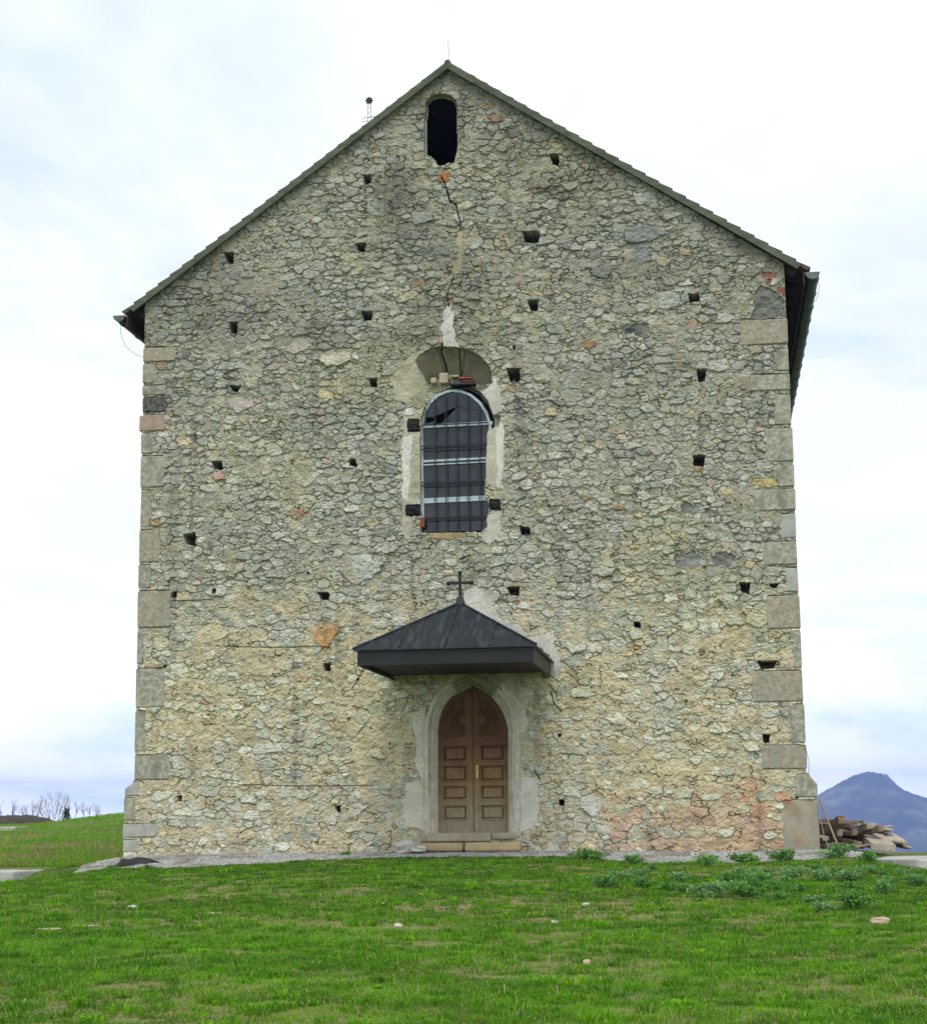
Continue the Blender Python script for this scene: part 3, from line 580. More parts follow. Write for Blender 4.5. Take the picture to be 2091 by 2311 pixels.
for e, lift in ((lo, 0), (ro, 0)):
    L = math.hypot(e[0]-ap[0], e[2]-ap[2]); tx_, tz_ = (e[0]-ap[0])/L, (e[2]-ap[2])/L
    nx_, nz_ = (-tz_, tx_) if tx_ > 0 else (tz_, -tx_)
    def P(s, h): return (ap[0] + tx_*s + nx_*h, 0, ap[2] + tz_*s + nz_*h)
    A, B = P(.0, -.015), P(L - .16, -.015); Cc, Dd = P(L - .19, -.145), P(.0, -.145)
    A = (ap[0], 0, A[2] - .0); Dd = (ap[0], 0, ap[2] - .145/abs(tx_) - .015)
    mb = MB().prism([A, B, Cc, Dd], RY0 - .02, RY0 + .03); mb.build('verge_board', M['verge'], roof, bevel=.006)
    # soffit under the side eave and boards under the verge
    MB().prism([P(L-.9, -.09), P(L-.05, -.06), P(L-.05, -.085), P(L-.9, -.13)], RY0 + .06, RY1).build('eave_board', M['dark_wood'], roof)
    for k in range(9):
        y0 = .12 + k*1.0
        mb = MB().prism([P(L-1.2, -.135), P(L-.2, -.10), P(L-.22, -.26), P(L-1.2, -.30)], y0, y0 + .14); mb.build('rafter_tail', M['dark_wood'], roof)
MB().tube([(ap[0], RY0 + .02, ap[2] - .035), (ap[0], RY1, ap[2] - .035)], .075, 10).build('ridge_tile', M['tile'], roof)
MB().tube([W(1013, 140, 0.1), W(1011, 92, 0.1)], .006, 5).build('lightning_rod', M['wire'], roof)

def gutter(cx, cz, r, name, side):
    mb = MB(); n = 12; ys = (RY0 - .03, RY1)
    for y in ys:
        for k in range(n+1):
            a = math.pi + math.pi*k/n; mb.v.append((cx + r*math.cos(a), y, cz + r*math.sin(a)))
    for y in ys:
        for k in range(n+1):
            a = math.pi + math.pi*k/n; mb.v.append((cx + (r-.012)*math.cos(a), y, cz + (r-.012)*math.sin(a)))
    m = n+1
    for k in range(n): mb.f += [(k, k+1, m+k+1, m+k), (2*m+k, 3*m+k, 3*m+k+1, 2*m+k+1), (k, 2*m+k, 2*m+k+1, k+1)]
    for s_ in (0, n): mb.f.append((s_, m+s_, 3*m+s_, 2*m+s_))
    g = mb.build('gutter', M['gutter'], church, smooth=False)
    cap = [(cx + (r+.004)*math.cos(math.pi + math.pi*k/n), 0, cz + (r+.004)*math.sin(math.pi + math.pi*k/n)) for k in range(n+1)]
    MB().prism(cap, RY0 - .042, RY0 - .032).build('end_cap', M['gutter_end'], g)
    for k in range(12):
        y = .22 + k*1.05
        pts = [(cx + (r+.008)*math.cos(math.pi + math.pi*q/8), y, cz + (r+.008)*math.sin(math.pi + math.pi*q/8)) for q in range(9)]
        MB().tube(pts, .012, 5).build('gutter_bracket', M['gutter_end'], g)
    return g
gl = W(270, 713, RY0); gr = W(1832, 615, RY0)
g1 = gutter(gl[0], gl[2], .135, 'gutter', -1); g2 = gutter(gr[0], gr[2], .15, 'gutter', 1)
MB().box((gl[0] + .145, RY0 + .05, gl[2] - .24), (gl[0] + .175, RY1, gl[2] + .06)).build('eave_fascia', M['dark_wood'], roof)
MB().box((gr[0] - .19, RY0 + .05, gr[2] - .24), (gr[0] - .16, RY1, gr[2] + .05)).build('eave_fascia', M['dark_wood'], roof)
def curve_pts(pts, Y): return [W(a, b, Y) for a, b in pts]
MB().tube(zoomed(250, 680, .0893, [(250, 660), (255, 800), (300, 980), (400, 1150), (520, 1270), (660, 1360), (800, 1410), (860, 1412)], -.02), .006, 5).build('conductor_wire', M['wire'], church)
MB().tube(zoomed(1720, 560, .1686, [(735, 435), (755, 500), (750, 590), (715, 690), (645, 760)], .3), .006, 5).build('conductor_wire', M['wire'], church)
MB().tube(zoomed(1650, 1650, .2418, [(690, 150), (705, 220), (722, 290), (720, 360), (712, 420)], -.03), .007, 5).build('conductor_wire', M['wire'], church)
MB().tube(zoomed(1650, 1650, .2418, [(800, 660), (815, 780), (840, 870), (860, 970), (895, 1060), (915, 1150)], -.05), .009, 5).build('conductor_wire', M['wire'], church)
MB().tube(zoomed(1650, 1650, .2418, [(305, 910), (290, 960), (262, 1020), (255, 1110)], -.06), .006, 5).build('conductor_wire', M['wire'], church)

# slim turret far back on the left roof slope, its cross showing over the verge
def turret():
    Yt = 19.0
    top = W(833, 227, Yt); cx = top[0]
    zr = 14.2
    t = MB().box((cx - .7, Yt - .7, 11.5), (cx + .7, Yt + .7, zr)).build('roof_turret', M['side_stone'], church)
    h = top[2]
    MB().add([(cx-.8, Yt-.8, zr), (cx+.8, Yt-.8, zr), (cx+.8, Yt+.8, zr), (cx-.8, Yt+.8, zr), (cx, Yt, h - 1.15)], [(0,1,4),(1,2,4),(2,3,4),(3,0,4),(3,2,1,0)]).build('turret_roof', M['tile'], t)
    # latticed iron cross
    mb = MB(); r = .012
    b0 = h - 1.4
    for s_ in (-1, 1):
        mb.tube([(cx + s_*.06, Yt, b0), (cx + s_*.06, Yt, h - .12)], r, 5)
    for k in range(6): z = b0 + .2 + k*.18; mb.tube([(cx - .06, Yt, z), (cx + .06, Yt, z + .1)], r*.8, 4)
    for s_ in (-1, 1):
        mb.tube([(cx, Yt, h - .62), (cx + s_*.14, Yt, h - .58), (cx + s_*.2, Yt, h - .66), (cx + s_*.26, Yt, h - .6)], r, 5)
        mb.tube([(cx, Yt, h - .74), (cx + s_*.26, Yt, h - .74)], r, 5)
    mb.tube([(cx, Yt, h - .15), (cx, Yt, h)], .02, 6)
    c = mb.build('cross', M['wire'], t)
    st = []; 
    for k in range(16):
        a = 2*math.pi*k/16; q = .135 if k % 2 == 0 else .085; st.append((cx + q*math.cos(a), 0, h + q*math.sin(a)))
    s_ = MB().prism(st, Yt - .05, Yt + .05).build('star_ornament', M['iron'], t)
turret()

def rock(loc, sx, sy, sz, mat, label, seed=0, name='stone', group=None, rot=0.0, sharp=False):
    r = random.Random(seed); bm_v = []; n = 7; m = 10
    for i in range(n+1):
        a = math.pi*i/n
        for j in range(m):
            b = 2*math.pi*j/m; d = Vector((math.sin(a)*math.cos(b), math.sin(a)*math.sin(b), math.cos(a)))
            k = max(abs(d.x), abs(d.y), abs(d.z)); q = d/(k**(.75 if sharp else .45)); q *= 1 + (0 if i in (0, n) else r.uniform(-.12, .12))
            bm_v.append((q.x*sx, q.y*sy, q.z*sz))
    f = [(i*m+j, (i+1)*m+j, (i+1)*m+(j+1) % m, i*m+(j+1) % m) for i in range(n) for j in range(m)]
    o = mesh(name, bm_v, f, mat); o.location = loc; o.rotation_euler = (0, 0, rot)
    return tag(o, label, 'stone', group)
# window --------------------------------------------------------------------
WY = .22
zwp = lambda pts, Y=WY: zoomed(880, 640, .3226, pts, Y)
def window():
    # frame: the arched rim and the left and right jambs
    rim = [(222, 1640), (216, 1300), (214, 1000), (232, 900), (268, 835), (325, 780), (390, 750), (440, 742), (500, 748), (570, 775), (635, 830), (680, 900), (708, 985), (712, 1300), (712, 1730)]
    P = [(p[0], p[2]) for p in zwp(rim)]; Q_ = offset_path(P, -.055)
    mb = MB()
    for i in range(len(P)-1):
        a, b, c, d = P[i], P[i+1], Q_[i+1], Q_[i]
        mb.hexa([(a[0], WY-.03, a[1]), (d[0], WY-.03, d[1]), (d[0], WY+.05, d[1]), (a[0], WY+.05, a[1]), (b[0], WY-.03, b[1]), (c[0], WY-.03, c[1]), (c[0], WY+.05, c[1]), (b[0], WY+.05, b[1])])
    w = mb.build('window', M['bluewhite'], church)
    x0, x1 = W(950, 1000, WY)[0], W(1112, 1000, WY)[0]
    bars = []
    for zy, hh in ((1003, 24), (1246, 15), (1272, 9), (1512, 12), (1530, 22)):
        a = zwp([(220, zy + hh/2)])[0]; b = zwp([(720, zy - hh/2 - 6)])[0]; za, zb = a[2], zwp([(220, zy - hh/2)])[0][2]
        o = MB().hexa([(x0+.05, WY-.045, za), (x1, WY-.045, za+.02), (x1, WY+.045, za+.02), (x0+.05, WY+.045, za), (x0+.05, WY-.045, zb), (x1, WY-.045, zb+.02), (x1, WY+.045, zb+.02), (x0+.05, WY+.045, zb)]).build('glazing_bar', M['bluewhite'], w)
    # panes, the arched one broken
    zz = [zwp([(220, y)])[0][2] for y in (1740, 1524, 1259, 1003)]
    for i in range(3):
        MB().box((x0, WY + .01 + .004*i, zz[i]), (x1, WY + .016 + .004*i, zz[i+1])).build('glass_pane', M['glass'], w)
    A = lambda pts: zwp(pts, WY + .012)
    crack_c = (465, 862)
    shards = [[(232, 935), (300, 935), (465, 862), (395, 830), (300, 815), (245, 880)], [(300, 815), (395, 832), (465, 862), (460, 745), (380, 750)], [(460, 745), (465, 862), (600, 826), (640, 826), (560, 770)],
              [(640, 826), (600, 828), (465, 862), (690, 900)], [(690, 900), (465, 864), (345, 990), (500, 1000), (715, 1000)], [(222, 990), (290, 990), (320, 958), (222, 985)]]
    for k, s_ in enumerate(shards):
        pts = A(s_); cx = sum(p[0] for p in pts)/len(pts); cz = sum(p[2] for p in pts)/len(pts)
        q = [(cx + (p[0]-cx)*.985, 0, cz + (p[2]-cz)*.985) for p in pts]
        MB().prism(q, WY + .012 + .003*k, WY + .016 + .003*k).build('glass_shard', M['glass'], w)
    # iron grille in front
    GY = .10
    zg = lambda pts: zoomed(880, 640, .3226, pts, GY)
    for zx, top in ((315, 800), (392, 770), (468, 760), (547, 770), (630, 840)):
        a = zg([(zx, 1735)])[0]; b = zg([(zx - 2, top)])[0]
        MB().box((a[0]-.009, GY-.009, a[2]), (a[0]+.009, GY+.009, b[2])).build('grille_or_shadow_bar', M['iron'], w)
        a = zoomed(880, 640, .3226, [(zx + 14, 1735)], GY + .06)[0]
        MB().box((a[0]-.005, GY+.055, a[2]), (a[0]+.005, GY+.065, b[2] - .1)).build('grille_or_shadow_bar', M['iron'], w)  # thin second bar added in place of the front bar's shadow and reflection
    for zy in (990, 1137, 1160, 1392, 1412, 1640, 1655):
        a = zg([(212, zy)])[0]; b = zg([(680, zy - 6)])[0]
        MB().box((a[0]-.04, GY+.012, a[2]-.012), (b[0]+.03, GY+.034, a[2]+.012)).build('grille_or_shadow_bar', M['iron'], w)
    # burnt timber ends still in their sockets
    for (bx0, by0, bx1, by1) in ((120, 955, 210, 1035), (108, 1548, 210, 1625), (695, 1515, 768, 1585)):
        a = zoomed(880, 640, .3226, [(bx0, by1)], .02)[0]; b = zoomed(880, 640, .3226, [(bx1, by0)], .02)[0]
        cx, cz, hx, hz = (a[0]+b[0])/2, (a[2]+b[2])/2, (b[0]-a[0])/2, (b[2]-a[2])/2
        o = rock((cx, .11, cz), hx*.98, .16, hz*.98, M['soot'], 'x', int(bx0), name='timber_stub', sharp=True); o.parent = church
        for k_ in ('label', 'category'): del o[k_]
    a = zoomed(880, 640, .3226, [(203, 1705)], .04)[0]; b = zoomed(880, 640, .3226, [(232, 1640)], .04)[0]
    MB().box((a[0], .0, a[2]), (b[0]+.02, .14, b[2])).build('loose_brick', M['brick'], church, bevel=.01)
    for (bx0, by0, bx1, by1, m) in ((480, 655, 575, 672, 'brick'), (500, 676, 590, 690, 'brick'), (430, 640, 480, 658, 'step'), (345, 625, 405, 700, 'step'), (285, 660, 325, 700, 'step'), (420, 690, 600, 716, 'iron')):
        a = zoomed(880, 640, .3226, [(bx0, by1)], .1)[0]; b = zoomed(880, 640, .3226, [(bx1, by0)], .1)[0]
        MB().box((a[0], .06, a[2]), (b[0], .32, b[2])).build('loose_brick' if m == 'brick' else 'broken_stone', M[m], church, bevel=.02)
window()

# doorway -------------------------------------------------------------------
def portal():
    prof = [(.0, .34), (.0, .13), (.025, .10), (.045, .045), (.07, .06), (.095, .05), (.115, -.0), (.15, .012), (.17, -.028), (.225, -.034), (.235, -.02), (.235, .06)]
    zkey = 12
    n = len(arch_pts)
    rings = [offset_path(arch_pts, u) for u, _ in prof]
    def seg(i0, i1, mat, dx=0, dz=0, dy=0):
        v = []; f = []; m = len(prof)
        for i in range(i0, i1+1):
            for k in range(m): v.append((rings[k][i][0] + dx, prof[k][1] + dy, rings[k][i][1] + dz))
        for i in range(i1 - i0):
            for k in range(m-1): f.append((i*m+k, (i+1)*m+k, (i+1)*m+k+1, i*m+k+1))
        f.append(tuple(range(m))); f.append(tuple((i1-i0)*m + k for k in reversed(range(m))))
        return MB().add(v, f)
    d = seg(0, 8, M['portal']).build('door_surround', M['portal'], church)
    seg(8, 10, M['portal_moss'], .015, -.03, -.02).build('arch_stone', M['portal_moss'], d)
    seg(10, 13, M['portal_moss'], .0, .0, -.015).build('arch_stone', M['portal_moss'], d)
    seg(13, 20, M['portal']).build('arch_stone', M['portal'], d)
    return d
surround = portal()

def door():
    Yd = .30
    dp = zoomed(880, 1500, DZ, ARCH, Yd); poly = [(p[0], 0, p[2]) for p in dp]
    for p_ in (0, -1): poly[p_] = (poly[p_][0], 0, poly[p_][2])
    x0 = min(p[0] for p in poly) - .03; x1 = max(p[0] for p in poly) + .03; z0 = zoomed(880, 1500, DZ, [(800, 1668)], Yd)[0][2]; z1 = max(p[2] for p in poly) + .03
    xm = zoomed(880, 1500, DZ, [(822, 1000)], Yd)[0][0]; S = .008
    zx = lambda a: zoomed(880, 1500, DZ, [(a, 1000)], Yd)[0][0]; zz = lambda b: zoomed(880, 1500, DZ, [(800, b)], Yd)[0][2]
    pol = [(zx(462) if i < 4 else (zx(1172) if i > len(poly)-5 else p[0]), 0, p[2]) for i, p in enumerate(poly)]
    first = None
    door_o = None
    panels = {0: (540, 742), 1: (908, 1112)}; ys = ((815, 940), (1010, 1140), (1210, 1322), (1403, 1522))
    for lf in (0, 1):
        xs = np.arange(x0, xm - .002, S) if lf == 0 else np.arange(xm + .002, x1, S); zs = np.arange(z0, z1, S)
        X, Z = np.meshgrid(xs, zs); H = np.full(X.shape, .05)
        pa, pb = panels[lf]
        for (ya, yb) in ys:
            m = (X > zx(pa - 22)) & (X < zx(pb + 22)) & (Z < zz(ya - 20)) & (Z > zz(yb + 22)); H[m] = .064
            m = (X > zx(pa - 8)) & (X < zx(pb + 8)) & (Z < zz(ya - 8)) & (Z > zz(yb + 8)); H[m] = -.012
        # sunburst field in the arched head
        cx, cz = zx(740 if lf == 0 else 890), zz(548)
        fld = (Z > zz(715)) & (X > zx(525) if lf == 0 else X > zx(885)) & (X < zx(745) if lf == 0 else X < zx(1095))
        head = [(p[0]*.86 + zx(820)*.14, 0, zz(715) + (p[2] - zz(715))*.84) for p in poly]
        fld &= pip(head, X, Z)
        H[fld] = .015
        ang = np.arctan2(Z - cz, X - cx); rad = np.hypot(X - cx, Z - cz)
        rays = (np.mod(ang/(math.pi/13), 1) - .5); H[fld & (rad > .15)] = (.014 + .032*(1 - 2*np.abs(rays)))[fld & (rad > .15)]
        m = fld & (rad < .135); H[m] = (.02 + .03*np.sqrt(np.clip(1 - (rad/.135)**2, 0, 1)))[m]
        m = fld & (rad >= .135) & (rad < .155); H[m] = .004
        if lf == 1: H[(X < zx(868)) & (X > zx(838))] = .06
        else: H[(X > zx(800))] = .058
        for yb in (1010-45, 1190-20, 1370-8, 1000): pass
        ins = pip(offset3(pol), X, Z)
        fi = ins[:-1, :-1] & ins[1:, 1:]
        idx = np.arange(X.size).reshape(X.shape)
        Fq = np.stack([idx[:-1, :-1][fi], idx[:-1, 1:][fi], idx[1:, 1:][fi], idx[1:, :-1][fi]], 1)
        used = np.unique(Fq); re = np.full(X.size, -1, np.int64); re[used] = np.arange(len(used))
        V = np.stack([X.ravel(), Yd + .06 - H.ravel(), Z.ravel()], 1)[used]
        leaf = npmesh('door_leaf', V, re[Fq], M['door'], church)
        for (ya, yb) in ys:
            a0, a1, c0, c1 = zx(pa), zx(pb), zz(yb), zz(ya); i_ = .03; yb_ = Yd + .068; yf = Yd + .024
            MB().add([(a0, yb_, c0), (a1, yb_, c0), (a1, yb_, c1), (a0, yb_, c1), (a0+i_, yf, c0+i_), (a1-i_, yf, c0+i_), (a1-i_, yf, c1-i_), (a0+i_, yf, c1-i_)],
                     [(0,1,5,4),(1,2,6,5),(2,3,7,6),(3,0,4,7),(4,5,6,7)]).build('door_panel', M['door'], leaf)
        if lf == 1:
            hx = zx(860); mb = MB().box((hx-.022, Yd-.012, zz(1125)), (hx+.022, Yd+.004, zz(990))); hd = mb.build('handle', M['brass'], leaf, bevel=.008)
            hz = zz(1035)
            mb = MB().tube([(hx, Yd, hz), (hx, Yd-.06, hz)], .012, 8); mb.tube([(hx, Yd-.055, hz), (hx-.035, Yd-.062, hz+.005), (hx-.06, Yd-.06, hz-.01)], [.013, .015, .01], 8)
            o = mb.build('handle', M['brass'], leaf)
    MB().box((x0-.2, Yd+.075, z0-.1), (x1+.2, Yd+.12, z1+.2)).build('door_backing', M['dark_wood'], church)
def offset3(pol): return pol
door()
# threshold and step: worn blocks
def slab(zp, y0, y1, mat, name, parent, tilt=0, bevel=.03):
    (a, b), (c, d) = zp
    p = zoomed(880, 1500, DZ, [(a, d)], y0)[0]; q = zoomed(880, 1500, DZ, [(c, b)], y0)[0]
    return MB().hexa([(p[0], y0, p[2]), (q[0], y0, p[2]+tilt), (q[0], y1, p[2]+tilt), (p[0], y1, p[2]), (p[0]+.02, y0+.01, q[2]), (q[0]-.01, y0+.02, q[2]+tilt), (q[0]-.01, y1, q[2]+tilt), (p[0]+.02, y1, q[2])]).build(name, mat, parent, bevel=bevel)
slab(((290, 1662), (995, 1752)), -.14, .45, M['step'], 'threshold', church)
slab(((1000, 1662), (1230, 1725)), -.12, .45, M['step'], 'threshold', church)
slab(((295, 1762), (718, 1850)), -.42, .0, M['step_ochre'], 'door_step', church, bevel=.05)
slab(((728, 1755), (1288, 1850)), -.40, .0, M['step_ochre'], 'door_step', church, bevel=.05)

# canopy ----------------------------------------------------------------------
def canopy():
    c4 = lambda pts, Y: zoomed(780, 1260, .2741, pts, Y)
    zb = W(1238, 1527, 0)[2]
    # depth: where the front lower edge sits at that same height
    D_ = 0.0
    for k in range(400):
        D_ = -k*.01
        if W(1202, 1494, D_)[2] <= zb: break
    Yf = D_
    xl = W(806, 1494, Yf)[0]; xr = W(1203, 1494, Yf)[0]
    xbl = xl + .02; xbr = xr - .0
    zt = W(1003, 1462, Yf)[2]; ya = Yf*.42
    apx = W(1038, 1361, ya)
    o = .07; zr = zt + .01
    xa = apx[0]; za = apx[2]
    fl = (xl - o, Yf - o, zr); fr = (xr + o, Yf - o, zr); bl = (xl - o, .03, zr); br = (xr + o, .03, zr); pk = (xa, ya, za); rk = (xa, .03, za)
    t = .03; dn = lambda p: (p[0], p[1], p[2] - t)
    mb = MB().add([fl, fr, br, bl, pk, rk] + [dn(p) for p in (fl, fr, br, bl)], [(0,1,4),(1,2,5,4),(3,0,4,5),(6,7,1,0),(7,8,2,1),(9,6,0,3),(9,8,7,6)])
    c = mb.build('canopy', M['anthracite'], church)
    lerp = lambda a, b, s: tuple(a[i] + (b[i]-a[i])*s for i in range(3)); upz = lambda p, h=.012: (p[0], p[1] - h*.4, p[2] + h)
    def strip(a, b, r=.02): return MB().tube([upz(a), upz(b)], r, 6)
    for a in (fl, fr): strip(a, pk, .024).build('hip_flashing', M['anthracite'], c)
    for a in (bl, br): strip((a[0], .0, a[2]), rk, .016).build('hip_flashing', M['anthracite'], c)
    strip(pk, rk, .022).build('hip_flashing', M['anthracite'], c)
    # standing seams of the front slope: from eave to hip, along the fall
    for zx_ in (435, 805, 1185):
        e = c4([(zx_, 715)], Yf - o)[0]; s = (e[0] - fl[0])/(fr[0] - fl[0]); base = lerp(fl, fr, s)
        if e[0] < xa: u = (e[0] - fl[0])/(xa - fl[0]); top = lerp(fl, pk, u)
        else: u = (fr[0] - e[0])/(fr[0] - xa); top = lerp(fr, pk, u)
        MB().tube([upz(base), upz(top)], .022, 4).build('standing_seam', M['anthracite'], c)
    for side, (a, b) in ((-1, (fl, bl)), (1, (fr, br))):
        for s in (.35, .7):
            base = lerp(a, b, s); top = lerp(pk, rk, max(0, (base[1] - pk[1])/(rk[1] - pk[1]))) if base[1] > pk[1] else lerp(a, pk, (base[1] - a[1])/(pk[1] - a[1]))
            MB().tube([upz(base), upz(top)], .022, 4).build('standing_seam', M['anthracite'], c)
    # fascia: front and the two sides
    zt2 = zt - .022; w = .05
    MB().box((xl, Yf, zb), (xr, Yf + w, zt2)).build('fascia', M['fascia'], c, bevel=.006)
    MB().box((xl, Yf + w + .002, zb), (xl + w, .0, zt2)).build('fascia', M['fascia'], c)
    MB().box((xr - w, Yf + w + .002, zb), (xr, .0, zt2)).build('fascia', M['fascia'], c)
    MB().box((xl + w + .002, Yf + w + .002, zb + .09), (xr - w - .002, .0, zb + .12)).build('soffit', M['soffit'], c)
    # cross on its tapered socket
    b = pk
    mb = MB().add([(xa-.10, ya-.10, za-.05), (xa+.10, ya-.10, za-.05), (xa+.10, ya+.10, za-.05), (xa-.10, ya+.10, za-.05), (xa-.055, ya-.055, za+.13), (xa+.055, ya-.055, za+.13), (xa+.055, ya+.055, za+.13), (xa-.055, ya+.055, za+.13)],
                  [(0,1,5,4),(1,2,6,5),(2,3,7,6),(3,0,4,7),(4,5,6,7)])
    zc = c4([(940, 128)], ya)[0][2]; za_ = c4([(940, 203)], ya)[0][2]; hw = .22
    mb.box((xa-.03, ya-.02, za+.12), (xa+.03, ya+.02, zc)); mb.box((xa-hw, ya-.022, za_-.028), (xa-.032, ya+.018, za_+.028)); mb.box((xa+.032, ya-.022, za_-.028), (xa+hw, ya+.018, za_+.028))
    cr = mb.build('cross', M['iron'], c)
    for p in ((xa, ya, zc + .02), (xa - hw - .02, ya, za_), (xa + hw + .02, ya, za_)):
        mb.v, mb.f = [], []
        b2 = MB()
        rings = []
        for k in range(6):
            a = math.pi*k/5; 
            for q in range(8): b2.v.append((p[0] + .045*math.sin(a)*math.cos(q*math.pi/4), p[1] + .045*math.sin(a)*math.sin(q*math.pi/4), p[2] + .045*math.cos(a)))
        for k in range(5):
            for q in range(8): b2.f.append((k*8+q, (k+1)*8+q, (k+1)*8+(q+1) % 8, k*8+(q+1) % 8))
        b2.build('knob', M['iron'], c, smooth=True)
    # rod hanging at the left corner
    A = (xl + .06, Yf*.85, zb + .05); B = W(793, 1557, Yf*.7)
    mid = lerp(A, B, .55)
    mb = MB().tube([A, B], .011, 5); mb.tube([lerp(A, B, .5), mid, lerp(A, B, .6)], [.012, .035, .012], 8)
    mb.build('tie_rod', M['iron'], c)
    return Yf, xl, xr, zb
CAN = canopy()

# ------------------------------------------------------------------ ground and setting
def build_ground():
    def warp(lo, hi, n, c, w):
        u = np.linspace(-1, 1, n); k = 7.2; s = np.sinh(k*u)/math.sinh(k)
        return np.where(u < 0, c + s*(c - lo), c + s*(hi - c))
    xs = np.unique(np.concatenate([np.linspace(-26, 26, 261), warp(-9000, 9000, 160, 0, 0)])); xs = xs[np.concatenate([[True], np.diff(xs) > .02])]
    ys = np.unique(np.concatenate([np.linspace(-40, 4, 260), np.linspace(4, 60, 90), warp(-4000, 11000, 160, 0, 0)])); ys = ys[np.concatenate([[True], np.diff(ys) > .02])]
    X, Y = np.meshgrid(xs, ys); Z = ground_z(X, Y)
    fn = fbm(X*.004, Y*.004, 201, 4); Z = Z + (fn - .5)*30*ss(200, 1500, np.hypot(X, Y))
    idx = np.arange(X.size).reshape(X.shape)
    Fq = np.stack([idx[:-1, :-1].ravel(), idx[:-1, 1:].ravel(), idx[1:, 1:].ravel(), idx[1:, :-1].ravel()], 1)
    far = ss(90, 300, np.hypot(X, Y))[..., None]
    C = np.zeros(X.shape + (3,)); g = fbm(X*.8, Y*.8, 211, 4)[..., None]; d = dryness(X, Y)[..., None]
    C[:] = np.array((.06, .10, .012))*(1 - g) + np.array((.11, .19, .018))*g
    C = C*(1 - d*.75) + np.array((.26, .21, .105))*d*.75; bb = ss(.52, .68, fbm(X*1.3 + 3, Y*1.5, 271, 4))[..., None]; C = C*(1 - .7*bb) + np.array((.21, .17, .08))*.7*bb
    C = C*(1 - far) + (np.array((.03, .05, .022)) + np.array((.02, .03, .01))*fbm(X*.01, Y*.01, 5, 3)[..., None])*far
    m = tone_material('grassy_ground', 9, (.6, 1.35), 1.0, .03)
    tag(npmesh('ground', np.stack([X.ravel(), Y.ravel(), Z.ravel()], 1), Fq, m, None, True, C.reshape(-1, 3)), 'grassy hilltop field in front of the church and around it', 'ground', kind='structure')
def dryness(x, y):
    a = ss(.52, .70, fbm(x*.55, y*.9, 221, 4)) ; b = ss(.5, .68, fbm(x*1.9, y*2.6, 231, 3))
    left = ss(-7.2, -8.5, x)*ss(.8, 4, y)*ss(18, 7, y)*1.1
    bl = np.exp(-((x - 1.2)/1.6)**2 - ((y + 24)/1.5)**2)*.8
    band = np.exp(-((y + 14)/4.0)**2)*.35
    return np.clip(.55*a + .35*b*a + left*b + bl*.8 + band*a, 0, 1)
build_ground()

def grass_edge(x): return -1.0 + (fbm(x*1.2, x*0, 241, 3) - .5)*.5 - .75*ss(1.5, 4.5, x)*ss(8.6, 6, x) - .15*ss(-3.5, -6, x)
def build_gravel():
    xs = np.linspace(-9.2, 8.2, 700); ys = np.linspace(-2.2, .02, 100); X, Y = np.meshgrid(xs, ys)
    lim = grass_edge(X)
    Z = ground_z(X, Y) + .012 + .03*ss(lim, lim + .25, Y) + (hash2(np.round(X*40), np.round(Y*45), 3) - .5)*.022 - .06*(Y < lim)
    # tongue of gravel round the left corner
    idx = np.arange(X.size).reshape(X.shape); ok = (Y >= lim)[:-1, :-1] & ((X > -7.4) | ((Y < .3*(X + 7.4)) & (X > -8.2)))[:-1, :-1]
    Fq = np.stack([idx[:-1, :-1][ok], idx[:-1, 1:][ok], idx[1:, 1:][ok], idx[1:, :-1][ok]], 1)
    c = hash2(np.round(X*31), np.round(Y*37), 8)[..., None]; C = np.array((.19, .19, .18)) + c*np.array((.31, .31, .295))
    used = np.unique(Fq); re = np.full(X.size, -1, np.int64); re[used] = np.arange(len(used))
    C = C*(1 - .4*ss(.5, .68, fbm(X*2.2, Y*5, 341, 4))[..., None]*np.array((.8, .9, 1.1)))
    m = tone_material('crushed_gravel', 60, (.65, 1.3), 1.0, .02)
    o = npmesh('gravel_strip', np.stack([X.ravel(), Y.ravel(), Z.ravel()], 1)[used], re[Fq], m, None, False, C.reshape(-1, 3)[used])
    tag(o, 'strip of pale grey gravel along the foot of the church wall', 'gravel', kind='stuff')
build_gravel()

def blades(name, x, y, length, width, col, lean, base_off=0, ang=None):
    n = len(x); z = ground_z(x, y) - .01 + base_off
    a = NP.uniform(0, 2*math.pi, n); dx, dy = np.cos(a), np.sin(a); la = NP.uniform(0, 2*math.pi, n) if ang is None else ang; l = lean
    px, py = np.cos(la)*l*length, np.sin(la)*l*length
    wx, wy = dx*width*.5, dy*width*.5
    V = np.zeros((n, 5, 3))
    V[:, 0] = np.stack([x - wx, y - wy, z], 1); V[:, 1] = np.stack([x + wx, y + wy, z], 1)
    V[:, 2] = np.stack([x - wx*.8 + px*.35, y - wy*.8 + py*.35, z + length*.6], 1); V[:, 3] = np.stack([x + wx*.8 + px*.35, y + wy*.8 + py*.35, z + length*.6], 1)
    V[:, 4] = np.stack([x + px, y + py, z + length*np.maximum(.12, 1 - .5*l)], 1)
    b = (np.arange(n)*5)[:, None]
    F = np.concatenate([b + np.array([[0, 1, 3]]), b + np.array([[0, 3, 2]]), b + np.array([[2, 3, 4]])], 1).reshape(-1, 3)
    return V.reshape(-1, 3), F, np.repeat(col, 5, 0)
SLX = W(105, 1966, .2)[0]
